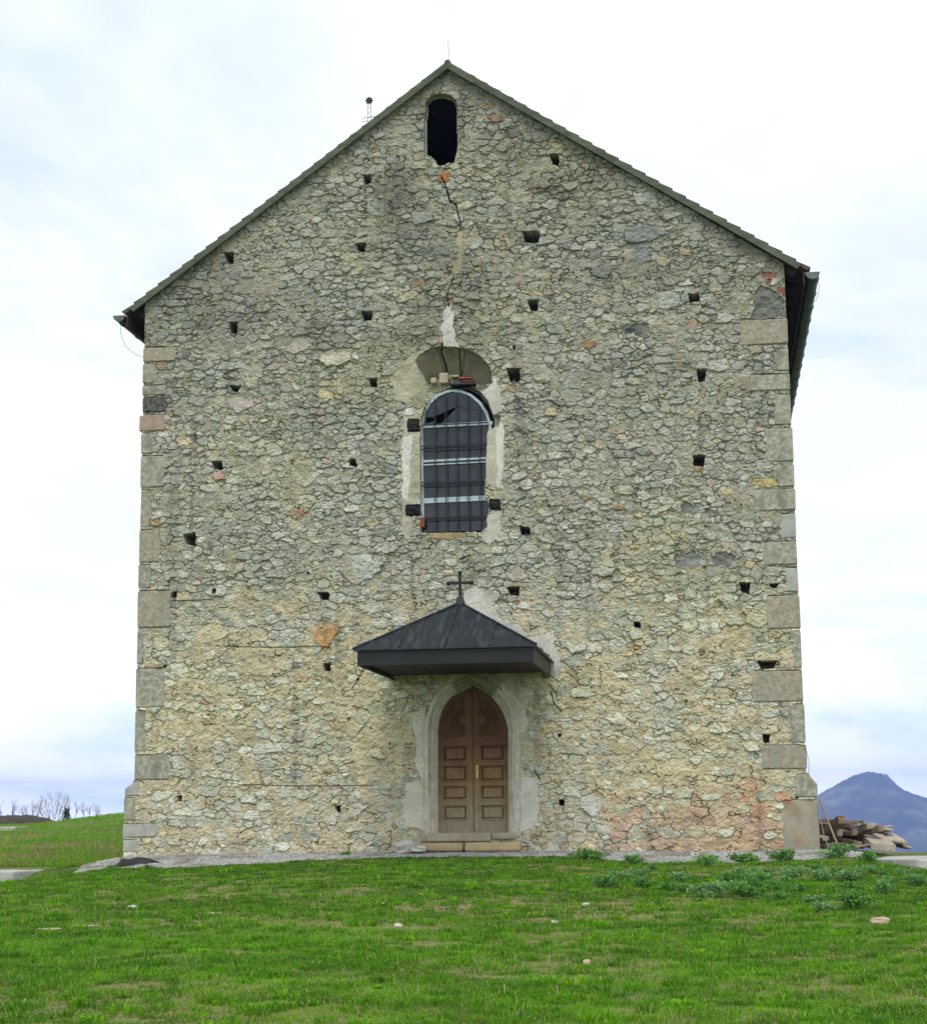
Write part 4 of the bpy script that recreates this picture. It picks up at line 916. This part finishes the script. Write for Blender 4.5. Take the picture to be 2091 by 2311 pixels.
def build_grass():
    # density falls with distance from the photographer's side so that the cover reads evenly
    n = 820000
    u = NP.uniform(0, 1, n); D0, D1 = 8.5, 40.0; p = .35
    D = (D0**p + u*(D1**p - D0**p))**(1/p); s = NP.uniform(-1, 1, n)*(.29*D + 3.0)
    x = CAM[0] + D*F0[0] + s*R0[0]; y = CAM[1] + D*F0[1] + s*R0[1]
    lim = grass_edge(x) + .10 + .13*NP.normal(0, 1, n)*ss(.4, .7, fbm(x*3, y*3, 293, 2))*2
    k = (y < lim) | ((x < -7.6) & ((y > .3*(x + 7.4)) | (x < -8.2)) & (y < 4)) | ((x > 8.0) & (y < 4))
    k &= ~((x < SLX) & (y > -.85) & (y < 1.3)); k &= ~((x < SLX) & (y > -2.0) & (y < 1.3) & (NP.uniform(0, 1, n) < .8))
    x, y, D = x[k], y[k], D[k]
    d = dryness(x, y); cl = fbm(x*1.1, y*1.6, 251, 4); cl2 = fbm(x*3.5, y*4.5, 261, 3)
    bare = np.clip(ss(.52, .66, fbm(x*1.3 + 3, y*1.5, 271, 4))*(.35 + .65*ss(-20, -14, y)*ss(-1.5, -4, y)), 0, 1)
    k = (NP.uniform(0, 1, len(x)) < (.2 + 1.6*cl2)*(1 - .8*bare)); x, y, D, d, cl, cl2 = x[k], y[k], D[k], d[k], cl[k], cl2[k]
    m = len(x)
    # blades gather in tussocks: each leans away from its tussock's heart
    nt = 9000; tD = (D0**.6 + NP.uniform(0, 1, nt)*(D1**.6 - D0**.6))**(1/.6); ts = NP.uniform(-1, 1, nt)*(.29*tD + 3.0)
    tx_, ty_ = CAM[0] + tD*F0[0] + ts*R0[0], CAM[1] + tD*F0[1] + ts*R0[1]; tk = (ty_ < grass_edge(tx_) - .1); tx_, ty_, tD = tx_[tk], ty_[tk], tD[tk]
    cnt = 42; nt = len(tx_); tr = NP.uniform(.05, .15, nt); th_ = NP.uniform(.05, .115, nt)*NP.uniform(.7, 1.2, nt); tcol = NP.uniform(0, 1, nt)
    ang = NP.uniform(0, 6.283, (nt, cnt)); rad = np.sqrt(NP.uniform(0, 1, (nt, cnt)))*tr[:, None]
    bx = (tx_[:, None] + rad*np.cos(ang)).ravel(); by = (ty_[:, None] + rad*np.sin(ang)).ravel(); bl = (th_[:, None]*NP.uniform(.5, 1.1, (nt, cnt))).ravel()
    blean = (rad/tr[:, None]*.8 + .1).ravel(); bang = (ang + NP.normal(0, .5, ang.shape)).ravel(); bD = np.repeat(tD, cnt); bc = np.repeat(tcol, cnt)
    t_near = ss(19, 12, D)[:, None]
    L = (.02 + .045*ss(.35, .75, cl)*cl2 + .018*NP.uniform(0, 1, m))*NP.uniform(.6, 1.35, m)*(1 - .3*d)
    tall = NP.uniform(0, 1, m) < .012; L[tall] *= 1.9
    Wd = .0042 + .00028*D
    g1 = np.array((.085, .27, .003)); g2 = np.array((.235, .48, .009)); g3 = np.array((.03, .11, .004)); st = np.array((.50, .44, .20))
    t = NP.uniform(0, 1, (m, 1))**(1.5 - .7*t_near); tone = ss(.38, .62, fbm(x*.6, y*.8, 281, 4)*.5 + fbm(x*2.2, y*2.2, 283, 3)*.5)[:, None]
    col = g1*(1 - t) + g2*t; col = col*(.35 + .65*tone) + g3*.65*(1 - tone)
    mz = (ss(18, 23, D)*(.4 + .6*ss(.4, .62, fbm(x*.5, y*.7, 291, 3))))[:, None]*.6; col = col*(1 - mz) + np.array((.062, .105, .010))*NP.uniform(.4, 1.4, (m, 1))*mz
    dry = (NP.uniform(0, 1, m) < d*.34 + .03)[:, None]; col = np.where(dry, st*NP.uniform(.45, 1.05, (m, 1)), col)
    lean = NP.uniform(.2, 1.15, m); lean = np.where(dry[:, 0], NP.uniform(.7, 1.6, m), lean)
    V, F, C = blades('grass', x, y, L, Wd, col, lean)
    tt = NP.uniform(0, 1, (len(bx), 1)); tb = ((g3*(1 - tt) + g1*tt)*(1 - bc[:, None]) + (g1*(1 - tt) + g2*tt)*bc[:, None])
    tb = np.where(NP.uniform(0, 1, (len(bx), 1)) < .05, st*.8, tb)
    Vt, Ft, Ct = blades('grass', bx, by, bl, (.0042 + .00028*bD)*np.where(bc > .95, 3.2, 1), tb, blean, ang=bang)
    F = np.concatenate([F, Ft + len(C)]); V = np.concatenate([V, Vt]); C = np.concatenate([C, Ct])
    # rear hillside at the left
    n2 = 120000; x2 = NP.uniform(-34, -6.5, n2); y2 = NP.uniform(.5, 1, n2); y2 = 2 + 50*NP.uniform(0, 1, n2)**1.5
    d2 = dryness(x2, y2); c2 = fbm(x2*.8, y2*.8, 251, 4)
    L2 = (.05 + .1*c2)*NP.uniform(.6, 1.3, n2); t2 = NP.uniform(0, 1, (n2, 1)); col2 = g1*(1 - t2) + g2*t2
    brown = (NP.uniform(0, 1, n2) < np.clip(ss(.3, .8, d2)*.9 + .02, 0, .9))[:, None]; col2 = np.where(brown, np.array((.34, .26, .11))*NP.uniform(.6, 1.1, (n2, 1)), col2)
    V2, F2, C2 = blades('grass', x2, y2, L2, np.full(n2, .02), col2, NP.uniform(.1, .9, n2))
    V = np.concatenate([V, V2]); F = np.concatenate([F, F2 + len(C)]); C = np.concatenate([C, C2])
    m_ = tone_material('grass_blades', 3, (.8, 1.2), .6, 0, .35, .25)
    tag(npmesh('grass', V, F, m_, None, False, C), 'short bright green grass with dry straw patches on the slope', 'grass', kind='stuff')
build_grass()

# ------------------------------------------------------------------ far hill
def build_hill():
    prof = [(1200, 1832), (1500, 1826), (1700, 1818), (1790, 1811), (1843, 1797), (1868, 1782), (1904, 1761), (1940, 1745), (1962, 1741), (1981, 1745), (2001, 1759), (2018, 1776), (2027, 1782), (2061, 1793), (2091, 1802), (2160, 1815), (2260, 1824), (2500, 1835), (2900, 1845)]
    Dh = 4200.0
    P = []
    for a, b in prof:
        r = ray(a, b); t = Dh/np.dot(r, F0); q = CAM + r*t; P.append((np.dot(q - CAM, R0), q[2]))
    P = np.array(P); us = np.linspace(P[0, 0], P[-1, 0], 620); top = np.interp(us, P[:, 0], P[:, 1])
    kern = np.hanning(15); kern /= kern.sum(); top = np.convolve(np.pad(top, 7, 'edge'), kern, 'valid')
    vs = np.linspace(-900, 900, 90); U, V = np.meshgrid(us, vs); T = np.tile(top, (90, 1)); base = -95.0
    fall = np.exp(-(np.abs(V)/420)**1.6)
    Z = base + (T - base)*fall
    gul = (fbm(U*.006, V*.004, 301, 4) - .5)*46*(1 - np.exp(-(V/220)**2)); Z = Z + gul*fall
    Z += (hash2(np.round(U/6), np.round(V/20), 7) - .5)*3*fall + 3*(fbm(U*.05, V*.03, 311, 2) - .5)
    edge = np.minimum(ss(us[0], us[0] + 200, U), ss(us[-1], us[-1] - 200, U)); Z = -130 + (Z + 130)*edge
    P3 = CAM[None, None] + F0*(Dh + V)[..., None] + R0*U[..., None]; P3[..., 2] = Z
    idx = np.arange(U.size).reshape(U.shape); Fq = np.stack([idx[:-1, :-1].ravel(), idx[:-1, 1:].ravel(), idx[1:, 1:].ravel(), idx[1:, :-1].ravel()], 1)
    n = fbm(U*.02, V*.02, 321, 4)[..., None]; n = np.clip((n - .3)*2.2, 0, 1); rid = ss(.45, .6, fbm(U*.012 + V*.01, V*.006, 331, 4))[..., None]; C = (np.array((.004, .008, .005))*(1 - n) + np.array((.13, .135, .08))*n)*(.4 + rid)*(.5 + fbm(U*.09, V*.05, 341, 2)[..., None])
    m = tone_material('hill_forest', .05, (.6, 1.3), 1.0, 0)
    tag(npmesh('hill', P3.reshape(-1, 3), Fq, m, None, True, C.reshape(-1, 3)), 'distant blue wooded hill beyond the wood pile', 'hill', kind='structure')
    # the row of trees standing clear on the crest's shoulder is part of the hill's woods
    mb = MB()
    for k in range(26):
        px = 1985 + k*1.35 + rnd.uniform(-.5, .5); py = float(np.interp(px, [p[0] for p in prof], [p[1] for p in prof])); r = ray(px, py); q = CAM + r*(Dh/np.dot(r, F0))
        h = rnd.uniform(7, 13)*(1.0 if px > 1995 else .5)
        mb.tube([(q[0], q[1], q[2]-6), (q[0], q[1], q[2] + h*.45)], .7, 4)
        c = Vector((q[0], q[1], q[2] + h*.72)); w = rnd.uniform(1.6, 3.0)
        mb.add([c + Vector(v) for v in ((w,0,0),(0,w,0),(-w,0,0),(0,-w,0),(0,0,h*.32),(0,0,-h*.28))], [(0,1,4),(1,2,4),(2,3,4),(3,0,4),(1,0,5),(2,1,5),(3,2,5),(0,3,5)])
    tag(mb.build('crest_trees', M['bark']), 'thin line of far trees along the shoulder of the blue hill', 'trees', kind='stuff')
build_hill()

# ------------------------------------------------------------------ haze
def build_haze():
    m = bpy.data.materials.new('haze_air'); m.use_nodes = True; nt = m.node_tree; nt.nodes.remove(nt.nodes['Principled BSDF'])
    v = nt.nodes.new('ShaderNodeVolumePrincipled'); v.inputs['Color'].default_value = (.37, .52, 1.0, 1); v.inputs['Density'].default_value = .00024; v.inputs['Anisotropy'].default_value = 0.0
    nt.links.new(v.outputs[0], nt.nodes['Material Output'].inputs['Volume'])
    o = MB().box((-3200, -300, -260), (3200, 5300, 116)).build('haze', m)
    tag(o, 'pale blue haze in the air of the far valley', 'haze', kind='stuff')
build_haze()

# ------------------------------------------------------------------ things at the right: timber pile, leaning plank, kerb slab
def timber(p0, p1, w, h, mat, label, roll=0.0, name='timber_plank', group='timbers in the pile beside the church', cat='plank'):
    """squared timber between two points; w across, h up"""
    p0, p1 = Vector(p0), Vector(p1); d = p1 - p0; L = d.length; d.normalize()
    side = d.cross(Vector((0, 0, 1))).normalized(); up = side.cross(d).normalized()
    R = Matrix((d, side, up)).transposed().to_4x4() @ Matrix.Rotation(roll, 4, 'X'); R.translation = (p0 + p1)*.5
    j = lambda: rnd.uniform(-.006, .006)
    v = [(sx*L/2 + j()*2, sy*w/2 + j(), sz*h/2 + j()) for sx in (-1, 1) for sy in (-1, 1) for sz in (-1, 1)]
    o = mesh(name, v, [(0,1,3,2),(4,6,7,5),(0,4,5,1),(2,3,7,6),(0,2,6,4),(1,5,7,3)], mat)
    o.matrix_world = R
    b = o.modifiers.new('bevel', 'BEVEL'); b.width = .006; b.segments = 1
    tag(o, label, cat, group); return o
z7 = lambda a, b, Y: zoomed(1650, 1650, .2418, [(a, b)], Y)[0]
def woodpile():
    P = lambda a, b, Y: z7(a, b, Y)
    T = [  # (x,y px in the enlargement, depth) start -> end, w, h, material, label
        ((820, 1080, 1.6), (930, 1075, 1.4), .14, .10, 'plank_dark', 'dark short board end lowest in the pile next to the church corner'),
        ((770, 1035, 2.4), (1110, 1075, 1.5), .20, .09, 'plank_grey', 'grey board lying low in front of the pile below the leaning lath'),
        ((760, 960, 2.2), (1000, 1010, 1.9), .16, .10, 'plank_dark', 'dark beam in the shadowed lower middle of the pile'),
        ((1100, 1085, 3.6), (1290, 1060, 1.2), .62, .05, 'plank_pale', 'wide pale board tilted down at the front of the pile'),
        ((1290, 975, 3.2), (1415, 1085, 1.0), .50, .14, 'plank_pale', 'thick pale grey beam jutting toward the grass with dark end'),
        ((1430, 960, 3.6), (1545, 1030, 2.6), .40, .06, 'plank_pale', 'bleached board sloping down at the right end of the pile'),
        ((1560, 1075, 3.4), (1640, 1080, 2.9), .22, .05, 'plank_pale', 'small pale offcut at the right foot of the pile'),
        ((1160, 1000, 4.0), (1500, 985, 3.2), .30, .10, 'plank_grey', 'grey beam inside the right half of the pile'),
        ((780, 915, 3.0), (1150, 955, 1.9), .16, .10, 'plank_brown', 'brown beam crossing the middle of the pile'),
        ((1020, 975, 2.8), (1390, 915, 1.8), .15, .10, 'plank_brown', 'red brown beam with splintered end in the middle right'),
        ((1110, 960, 2.9), (1300, 895, 1.9), .20, .08, 'plank_grey', 'greyish board edge just above the red brown beam'),
        ((980, 930, 2.9), (1140, 892, 2.0), .20, .09, 'plank_dark', 'dark board end just right of the leaning lath'),
        ((770, 870, 3.2), (960, 880, 2.2), .16, .09, 'plank_brown', 'brown board end wedged against the church corner'),
        ((760, 850, 3.8), (1170, 860, 2.6), .34, .06, 'plank_dark', 'dark flat board lying across the top of the pile'),
        ((780, 838, 4.2), (1010, 838, 3.2), .30, .04, 'plank_pale', 'pale thin board topmost beside the church wall'),
        ((1180, 868, 3.8), (1265, 866, 3.0), .18, .06, 'plank_grey', 'short grey board end on top of the pile'),
        ((1270, 905, 4.0), (1420, 900, 3.0), .22, .06, 'plank_grey', 'grey board on the right top of the pile'),
        ((1360, 920, 4.6), (1460, 890, 3.6), .18, .05, 'plank_pale', 'narrow pale lath poking up at the right top'),
        ((840, 985, 2.2), (1030, 825, 1.2), .17, .17, 'plank_brown', 'stout brown beam with bright cut end pointing up from the pile'),
        ((1150, 1000, 4.2), (1440, 1040, 3.4), .34, .30, 'plank_grey', 'large grey beam buried at the rear of the pile'),
        ((800, 1010, 3.4), (1200, 1010, 2.9), .4, .34, 'plank_dark', 'large dark beam buried at the core of the pile'),
        ((960, 905, 3.4), (1180, 875, 2.2), .16, .05, 'plank_grey', 'grey board edge just under the flat dark board on the pile'),
        ((1120, 905, 4.0), (1310, 872, 2.6), .24, .05, 'plank_pale', 'pale board end above the grey board edge at the pile top'),
        ((1200, 935, 3.6), (1395, 930, 1.9), .14, .06, 'plank_dark', 'dark splintered board under the red brown beam end'),
        ((1240, 960, 4.2), (1455, 915, 3.0), .26, .05, 'plank_pale', 'pale weathered board slanting under the narrow top lath'),
        ((1000, 1020, 2.4), (1180, 1045, 1.3), .18, .08, 'plank_brown', 'brown beam end low between leaning lath and wide pale board'),
        ((1420, 1010, 4.0), (1590, 1050, 3.0), .36, .05, 'plank_grey', 'grey board half hidden behind the bleached sloping board'),
        ((860, 935, 2.8), (1010, 955, 1.8), .12, .12, 'plank_grey', 'squared grey beam end behind the middle of the leaning lath'),
        ((790, 985, 2.0), (880, 1005, 1.4), .14, .07, 'plank_pale', 'short pale board end close to the church corner'),
        ((1080, 850, 4.4), (1170, 842, 3.2), .16, .05, 'plank_grey', 'grey board end peeking over the top of the pile'),
    ]
    for a, b, w, h, m, lab in T: timber(P(*a), P(*b), w, h, M[m], lab, roll=rnd.uniform(-.28, .28))
    timber(P(815, 640, .35), P(985, 1055, .1), .10, .035, M['plank_yellow'], 'long yellowish lath leaning against the church corner over the pile', roll=.6, name='leaning_lath')
woodpile()
def slab_block(name, corners, z0, z1, mat, label, cat='slab', bevel=.02):
    n = len(corners); v = [(x, y, z0) for x, y in corners] + [(x, y, z1) for x, y in corners]
    f = [tuple(reversed(range(n))), tuple(range(n, 2*n))] + [(i, (i+1) % n, n+(i+1) % n, n+i) for i in range(n)]
    o = mesh(name, v, f, mat); b = o.modifiers.new('bevel', 'BEVEL'); b.width = bevel; b.segments = 2
    return tag(o, label, cat)
a = W(1925, 1930, -.3); b = W(2180, 1934, -1.2)
slab_block('concrete_slab', [(a[0], -.2), (W(2010, 1940, -1.6)[0], -1.75), (b[0] + .3, -2.0), (b[0] + .5, .9), (a[0] + .2, .9)], -.75, -.135, M['concrete'], 'pale concrete slab edge in the grass right of the wood pile')
a = W(105, 1966, .2)
slab_block('well_cover', [(a[0] + .0, .5), (a[0] - .35, -.75), (a[0] - 3.4, -.8), (a[0] - 3.4, 1.1), (a[0] - .5, 1.2)], -.72, W(50, 1968, -.6)[2] + .02, M['concrete'], 'grey concrete slab in the grass at the left edge below the hillside', bevel=.03)
q = hit_ground(12, 1874, 110)
slab_block('stone_block', [(q.x - 1.6, q.y - .5), (q.x + .55, q.y - .5), (q.x + .6, q.y + .6), (q.x - 1.6, q.y + .6)], q.z - .1, q.z + .12, M['rock'], 'small white stone block far up on the left hillside', 'stone')

# black plastic sheet on the gravel at the left corner
def plastic():
    n, m = 26, 9; v = []; f = []
    a = Vector(W(264, 1938, -.75)); b = Vector(W(372, 1932, -.4))
    for i in range(n):
        for j in range(m):
            s, t = i/(n-1), j/(m-1); x = a.x + (b.x - a.x)*s + .05*math.sin(5*t); y = -1.0 + .55*s*.6 + t*.75*(1 - .75*s)
            lift = .45*(.20*math.sin(math.pi*min(1, t*1.1))*(1 - s)**.8 + .05)*(.35 + .65*min(1, 3*(1 - s))) + .02*math.sin(9*s + 4*t)
            if s < .02: lift *= .7
            v.append((x, y, GZ(x, y) + .03 + lift))
    for i in range(n-1):
        for j in range(m-1): f.append((i*m+j, (i+1)*m+j, (i+1)*m+j+1, i*m+j+1))
    o = mesh('plastic_sheet', v, f, M['plastic'], None, True); s_ = o.modifiers.new('solid', 'SOLIDIFY'); s_.thickness = .01
    tag(o, 'crumpled black plastic sheet lying on the gravel at the left church corner', 'sheet')
plastic()

# stones ----------------------------------------------------------------------
def rock_at(px, py, s, mat, label, seed, **k):
    q = hit_ground(px, py); rock((q.x, q.y, q.z + s[2]*.55), s[0], s[1], s[2], mat, label, seed, **k)
rock_at(1986, 2084, (.11, .07, .042), M['rock_tan'], 'tan flat stone on the grass at the right side of the slope', 1)
rock_at(1324, 2178, (.035, .03, .03), M['rock_tan'], 'small round tan pebble in the foreground grass right of centre', 2)
rock_at(1321, 2044, (.05, .04, .022), M['rock'], 'small white stone in the grass below the right of the door', 3)
rock_at(1250, 2084, (.045, .04, .02), M['rock'], 'tiny white stone in the middle grass', 4)
rock_at(898, 2092, (.05, .04, .025), M['rock'], 'small white stone on the grass left of the middle', 5)
rock_at(110, 2098, (.13, .10, .010), M['rock_tan'], 'flat pale stone half sunk in grass at the far left', 6)
rock_at(195, 2091, (.20, .09, .012), M['rock_tan'], 'long flat pale stone half sunk in grass at the left', 7)
rock_at(300, 2051, (.08, .06, .03), M['rock'], 'single white stone in the grass below the left corner', 8)
rock_at(470, 2062, (.17, .07, .010), M['rock_tan'], 'flat pale stone in the grass below the left wall', 9)
rock_at(1567, 1936, (.09, .07, .07), M['rock'], 'white rock resting on the gravel by the right wall', 10)
q = W(912, 1912, -.55); o = rock((q[0], -.55, q[2] + .0),   .19, .14, .12, M['rock'], 'angular white block tipped on the gravel left of the door step', 11, rot=.5, sharp=True); o.rotation_euler = (.3, -.35, .4)
q = W(945, 1915, -.6); rock((q[0], -.62, q[2]), .16, .12, .06, M['rock'], 'flat grey stone lying between white block and door step', 12, sharp=True)

# weeds -----------------------------------------------------------------------
def weed_mesh(seed, r, h, n, col):
    rs = np.random.RandomState(seed); V = []; F = []; C = []
    stems = 12
    tips = [(rs.normal(0, .5)*r, rs.normal(0, .5)*r, h*rs.uniform(.45, 1.0)) for _ in range(stems)]
    for i in range(n):
        t = tips[rs.randint(stems)]; s = rs.uniform(.25, 1.0)**.6; c = np.array((t[0]*s, t[1]*s, t[2]*s)) + rs.normal(0, .18*r, 3)*np.array((1, 1, .5))
        d = rs.normal(0, 1, 3); d[2] = abs(d[2])*.6; d /= np.linalg.norm(d); e = np.cross(d, rs.normal(0, 1, 3)); e /= np.linalg.norm(e)
        L = rs.uniform(.026, .058); w = L*.3; c[2] = max(c[2], .01); b = len(V)
        V += [c, c + d*L*.5 + e*w, c + d*L, c + d*L*.5 - e*w]; F.append((b, b+1, b+2, b+3)); cc = np.array(col)*rs.uniform(.6, 1.35); C += [cc]*4
    return np.array(V), np.array(F), np.array(C)
leaf_m = tone_material('weed_leaves', 5, (.85, 1.15), .7, 0, .2, .2)
protos = []
for i in range(6):
    V, Fq, C = weed_mesh(40 + i, .20 + .03*(i % 3),   .19 + .03*(i % 2), 950, ((.15, .32, .075), (.18, .34, .115), (.10, .25, .04))[i % 3])
    protos.append((V, Fq, C))
weed_src = []
def weed(px, py, sc, kind, label, group='feathery weeds on the right of the slope', ground=None):
    q = hit_ground(px, py) if ground is None else ground
    src = [w for w in weed_src if w['k'] == kind]
    if not src:
        V, Fq, C = protos[kind]; o = npmesh('weed_clump', V, Fq, leaf_m, None, False, C); o['k'] = kind; weed_src.append(o)
    else:
        o = src[0].copy(); COL.objects.link(o)
    o.location = (q.x, q.y, q.z - .01); o.scale = (sc, sc, sc*rnd.uniform(.85, 1.1)); o.rotation_euler = (0, 0, rnd.uniform(0, 6.28))
    tag(o, label, 'weed', group)
gp = lambda x, y: Vector((x, y, GZ(x, y)))
def at_front(px, y): r = W(px, 1930, y); return gp(r[0], y)
weed(0, 0, 1.35, 0, 'tall dark bushy weed at the gravel edge nearest the right church corner', ground=at_front(1680, -2.0))
weed(0, 0, 1.2, 1, 'dark weed at the gravel edge just left of the tallest one', ground=at_front(1600, -2.1))
weed(0, 0, 1.1, 2, 'dark green weed at the gravel edge right of the door', ground=at_front(1312, -1.75))
weed(0, 0, 1.0, 5, 'low leafy weed on the gravel edge right of the door weed', ground=at_front(1350, -1.9))
weed(0, 0, 1.2, 3, 'weed growing in front of the large rust stained plinth block', ground=at_front(1770, -1.9))
weed(0, 0, 1.3, 4, 'weed clump at the foot of the leaning lath', ground=at_front(1895, -1.3))
weed(0, 0, 1.1, 0, 'weed growing at the end of the concrete slab', ground=at_front(1960, -2.0))
wl = 'grey green feathery weed among others in the grass on the right slope'
spots = [(1430,1952),(1445,1978),(1380,1995),(1370,2005),(1395,1985),(1455,2005),(1470,1965),(1530,1990),(1560,1992),(1590,1960),(1620,2010),(1650,1995),(1660,2020),(1690,1985),(1700,2005),(1720,2000),(1735,1975),(1750,2010),(1770,1995),(1790,1985),(1800,2015),(1840,1965),(1850,1990),(1870,1985),(1885,1975),(1910,1990),(1915,2010),(1935,1985),(1960,1970),(2000,1975),(2010,1995),(2050,1980),(2080,1985),(2070,2000),(1600,2025),(1680,2030),(1760,2030),(1830,2040),(1500,2010),(1540,2015),(1860,2060),(1930,2050),(1990,2020)]
for i, (px, py) in enumerate(spots): weed(px, py, rnd.uniform(.5, 1.0), i % 6, wl, 'feathery weeds scattered over the right slope')
for px, y, lab in ((250, -1.35, 'small dark green weed at the gravel edge near the black sheet'), (330, -1.4, 'leafy dark weed on the gravel edge right of the black sheet'), (780, -.5, 'mossy weed growing out of the wall foot left of the door')):
    weed(0, 0, .55, 2, lab, 'small weeds along the left wall', ground=at_front(px, y))

# ------------------------------------------------------------------ left horizon: soil bank, bare trees, ivy stump
def mound():
    n, m = 60, 12; v = []; f = []
    for i in range(n):
        for j in range(m):
            s, t = i/(n-1), j/(m-1); px = -140 + 300*s; r = W(px, 1850, 46 + 8*t); x, y = r[0], 46 + 8*t
            hh = W(px, 1841 + 5*(vn(np.array([px*.03]), np.array([0.]), 3)[0] - .3) + (22*max(0, (px - 70)/90)**1.5), 50)[2]
            g = GZ(x, y); z = g - .1 + max(0, hh - g + .1)*math.sin(math.pi*t)**.6*min(1, (1 - s)*6)
            v.append((x, y, z + rnd.uniform(-.04, .04)))
    for i in range(n-1):
        for j in range(m-1): f.append((i*m+j, (i+1)*m+j, (i+1)*m+j+1, i*m+j+1))
    tag(mesh('soil_mound', v, f, M['soil'], None, True), 'low bank of dark bare soil at the left skyline', 'bank', kind='structure')
mound()
def bare_tree(px, base_y, top_y, spread, stems, label, Y=56, seed=0):
    r = random.Random(seed); b = W(px, base_y, Y); t = W(px, top_y, Y); H = (t[2] - b[2])*1.3
    root = empty('bare_tree', (b[0], Y, b[2] - .25)); tag(root, label, 'tree', 'bare trees on the left skyline')
    trunk = MB(); crown = MB()
    def grow(mb, p, d, L, rad, lev):
        pts = [p]; q = p.copy(); dd = d.copy(); k = 4
        for i in range(k):
            dd = (dd + Vector((r.uniform(-.16, .16), r.uniform(-.16, .16), .05))).normalized(); q = q + dd*L/k; pts.append(q.copy())
        mb.tube(pts, [rad*(1 - .6*i/k) for i in range(k+1)], 4 if lev else 5, caps=False)
        if lev >= 5: return
        for i in range(r.randint(3, 4) if lev < 2 else r.randint(2, 4)):
            s = r.uniform(.35, 1.0); pi = pts[0].lerp(pts[-1], s) if s < .99 else pts[-1]; pi = pts[min(k, int(s*k))]
            nd = (dd + Vector((r.uniform(-.75, .75), r.uniform(-.75, .75), r.uniform(-.1, .35)))).normalized()
            grow(crown, pi, nd, L*r.uniform(.48, .7), rad*.5, lev + 1)
    for s in range(stems):
        a = (s - (stems-1)/2)/max(1, stems-1)*2 if stems > 1 else 0
        d = Vector((a*spread + r.uniform(-.1, .1), r.uniform(-.3, .3), 1)).normalized()
        grow(trunk, Vector((a*.18, 0, 0)), d, (H + .25)*.55, .024 if stems > 1 else .032, 1)
    trunk.build('trunk', M['bark'], root); crown.build('crown', M['bark'], root)
bare_tree(15, 1850, 1803, .35, 2, 'thin bare tree at the left photo edge on the skyline', seed=1)
bare_tree(38, 1850, 1815, .3, 2, 'small sparse bare tree behind the dark soil bank', seed=2)
bare_tree(72, 1852, 1808, .4, 3, 'low bare shrub tree between the soil bank and the widest tree', seed=3)
bare_tree(122, 1852, 1788, .65, 6, 'widest bare tree with many fanning stems on the left skyline', seed=4)
bare_tree(158, 1850, 1812, .4, 2, 'small bare tree just right of the ivy covered stump', seed=5)
bare_tree(203, 1844, 1808, .5, 3, 'faint bare tree nearest to the church on the skyline', seed=6)
def ivy_stump():
    b = W(151, 1852, 54); root = empty('ivy_stump', (b[0], 54, b[2] - .2)); tag(root, 'dark ivy wrapped stump standing right of the widest bare tree', 'stump')
    MB().tube([(0, 0, 0), (.02, 0, .4), (.0, 0, .75)], [.1, .09, .07], 8).build('trunk', M['bark'], root)
    rs = np.random.RandomState(9); V = []; F = []; C = []
    for i in range(420):
        a = rs.uniform(0, 6.28); z = rs.uniform(.05, .85); rr_ = .15 + .08*math.sin(z*7); c = np.array((rr_*math.cos(a), rr_*math.sin(a), z)); d = rs.normal(0, 1, 3); d /= np.linalg.norm(d); e = np.cross(d, rs.normal(0, 1, 3)); e /= np.linalg.norm(e)
        k = len(V); V += [c, c + .05*d + .03*e, c + .09*d, c + .05*d - .03*e]; F.append((k, k+1, k+2, k+3)); C += [np.array((.02, .035, .012))*rs.uniform(.6, 1.5)]*4
    npmesh('ivy', np.array(V), np.array(F), leaf_m, root, False, np.array(C))
ivy_stump()
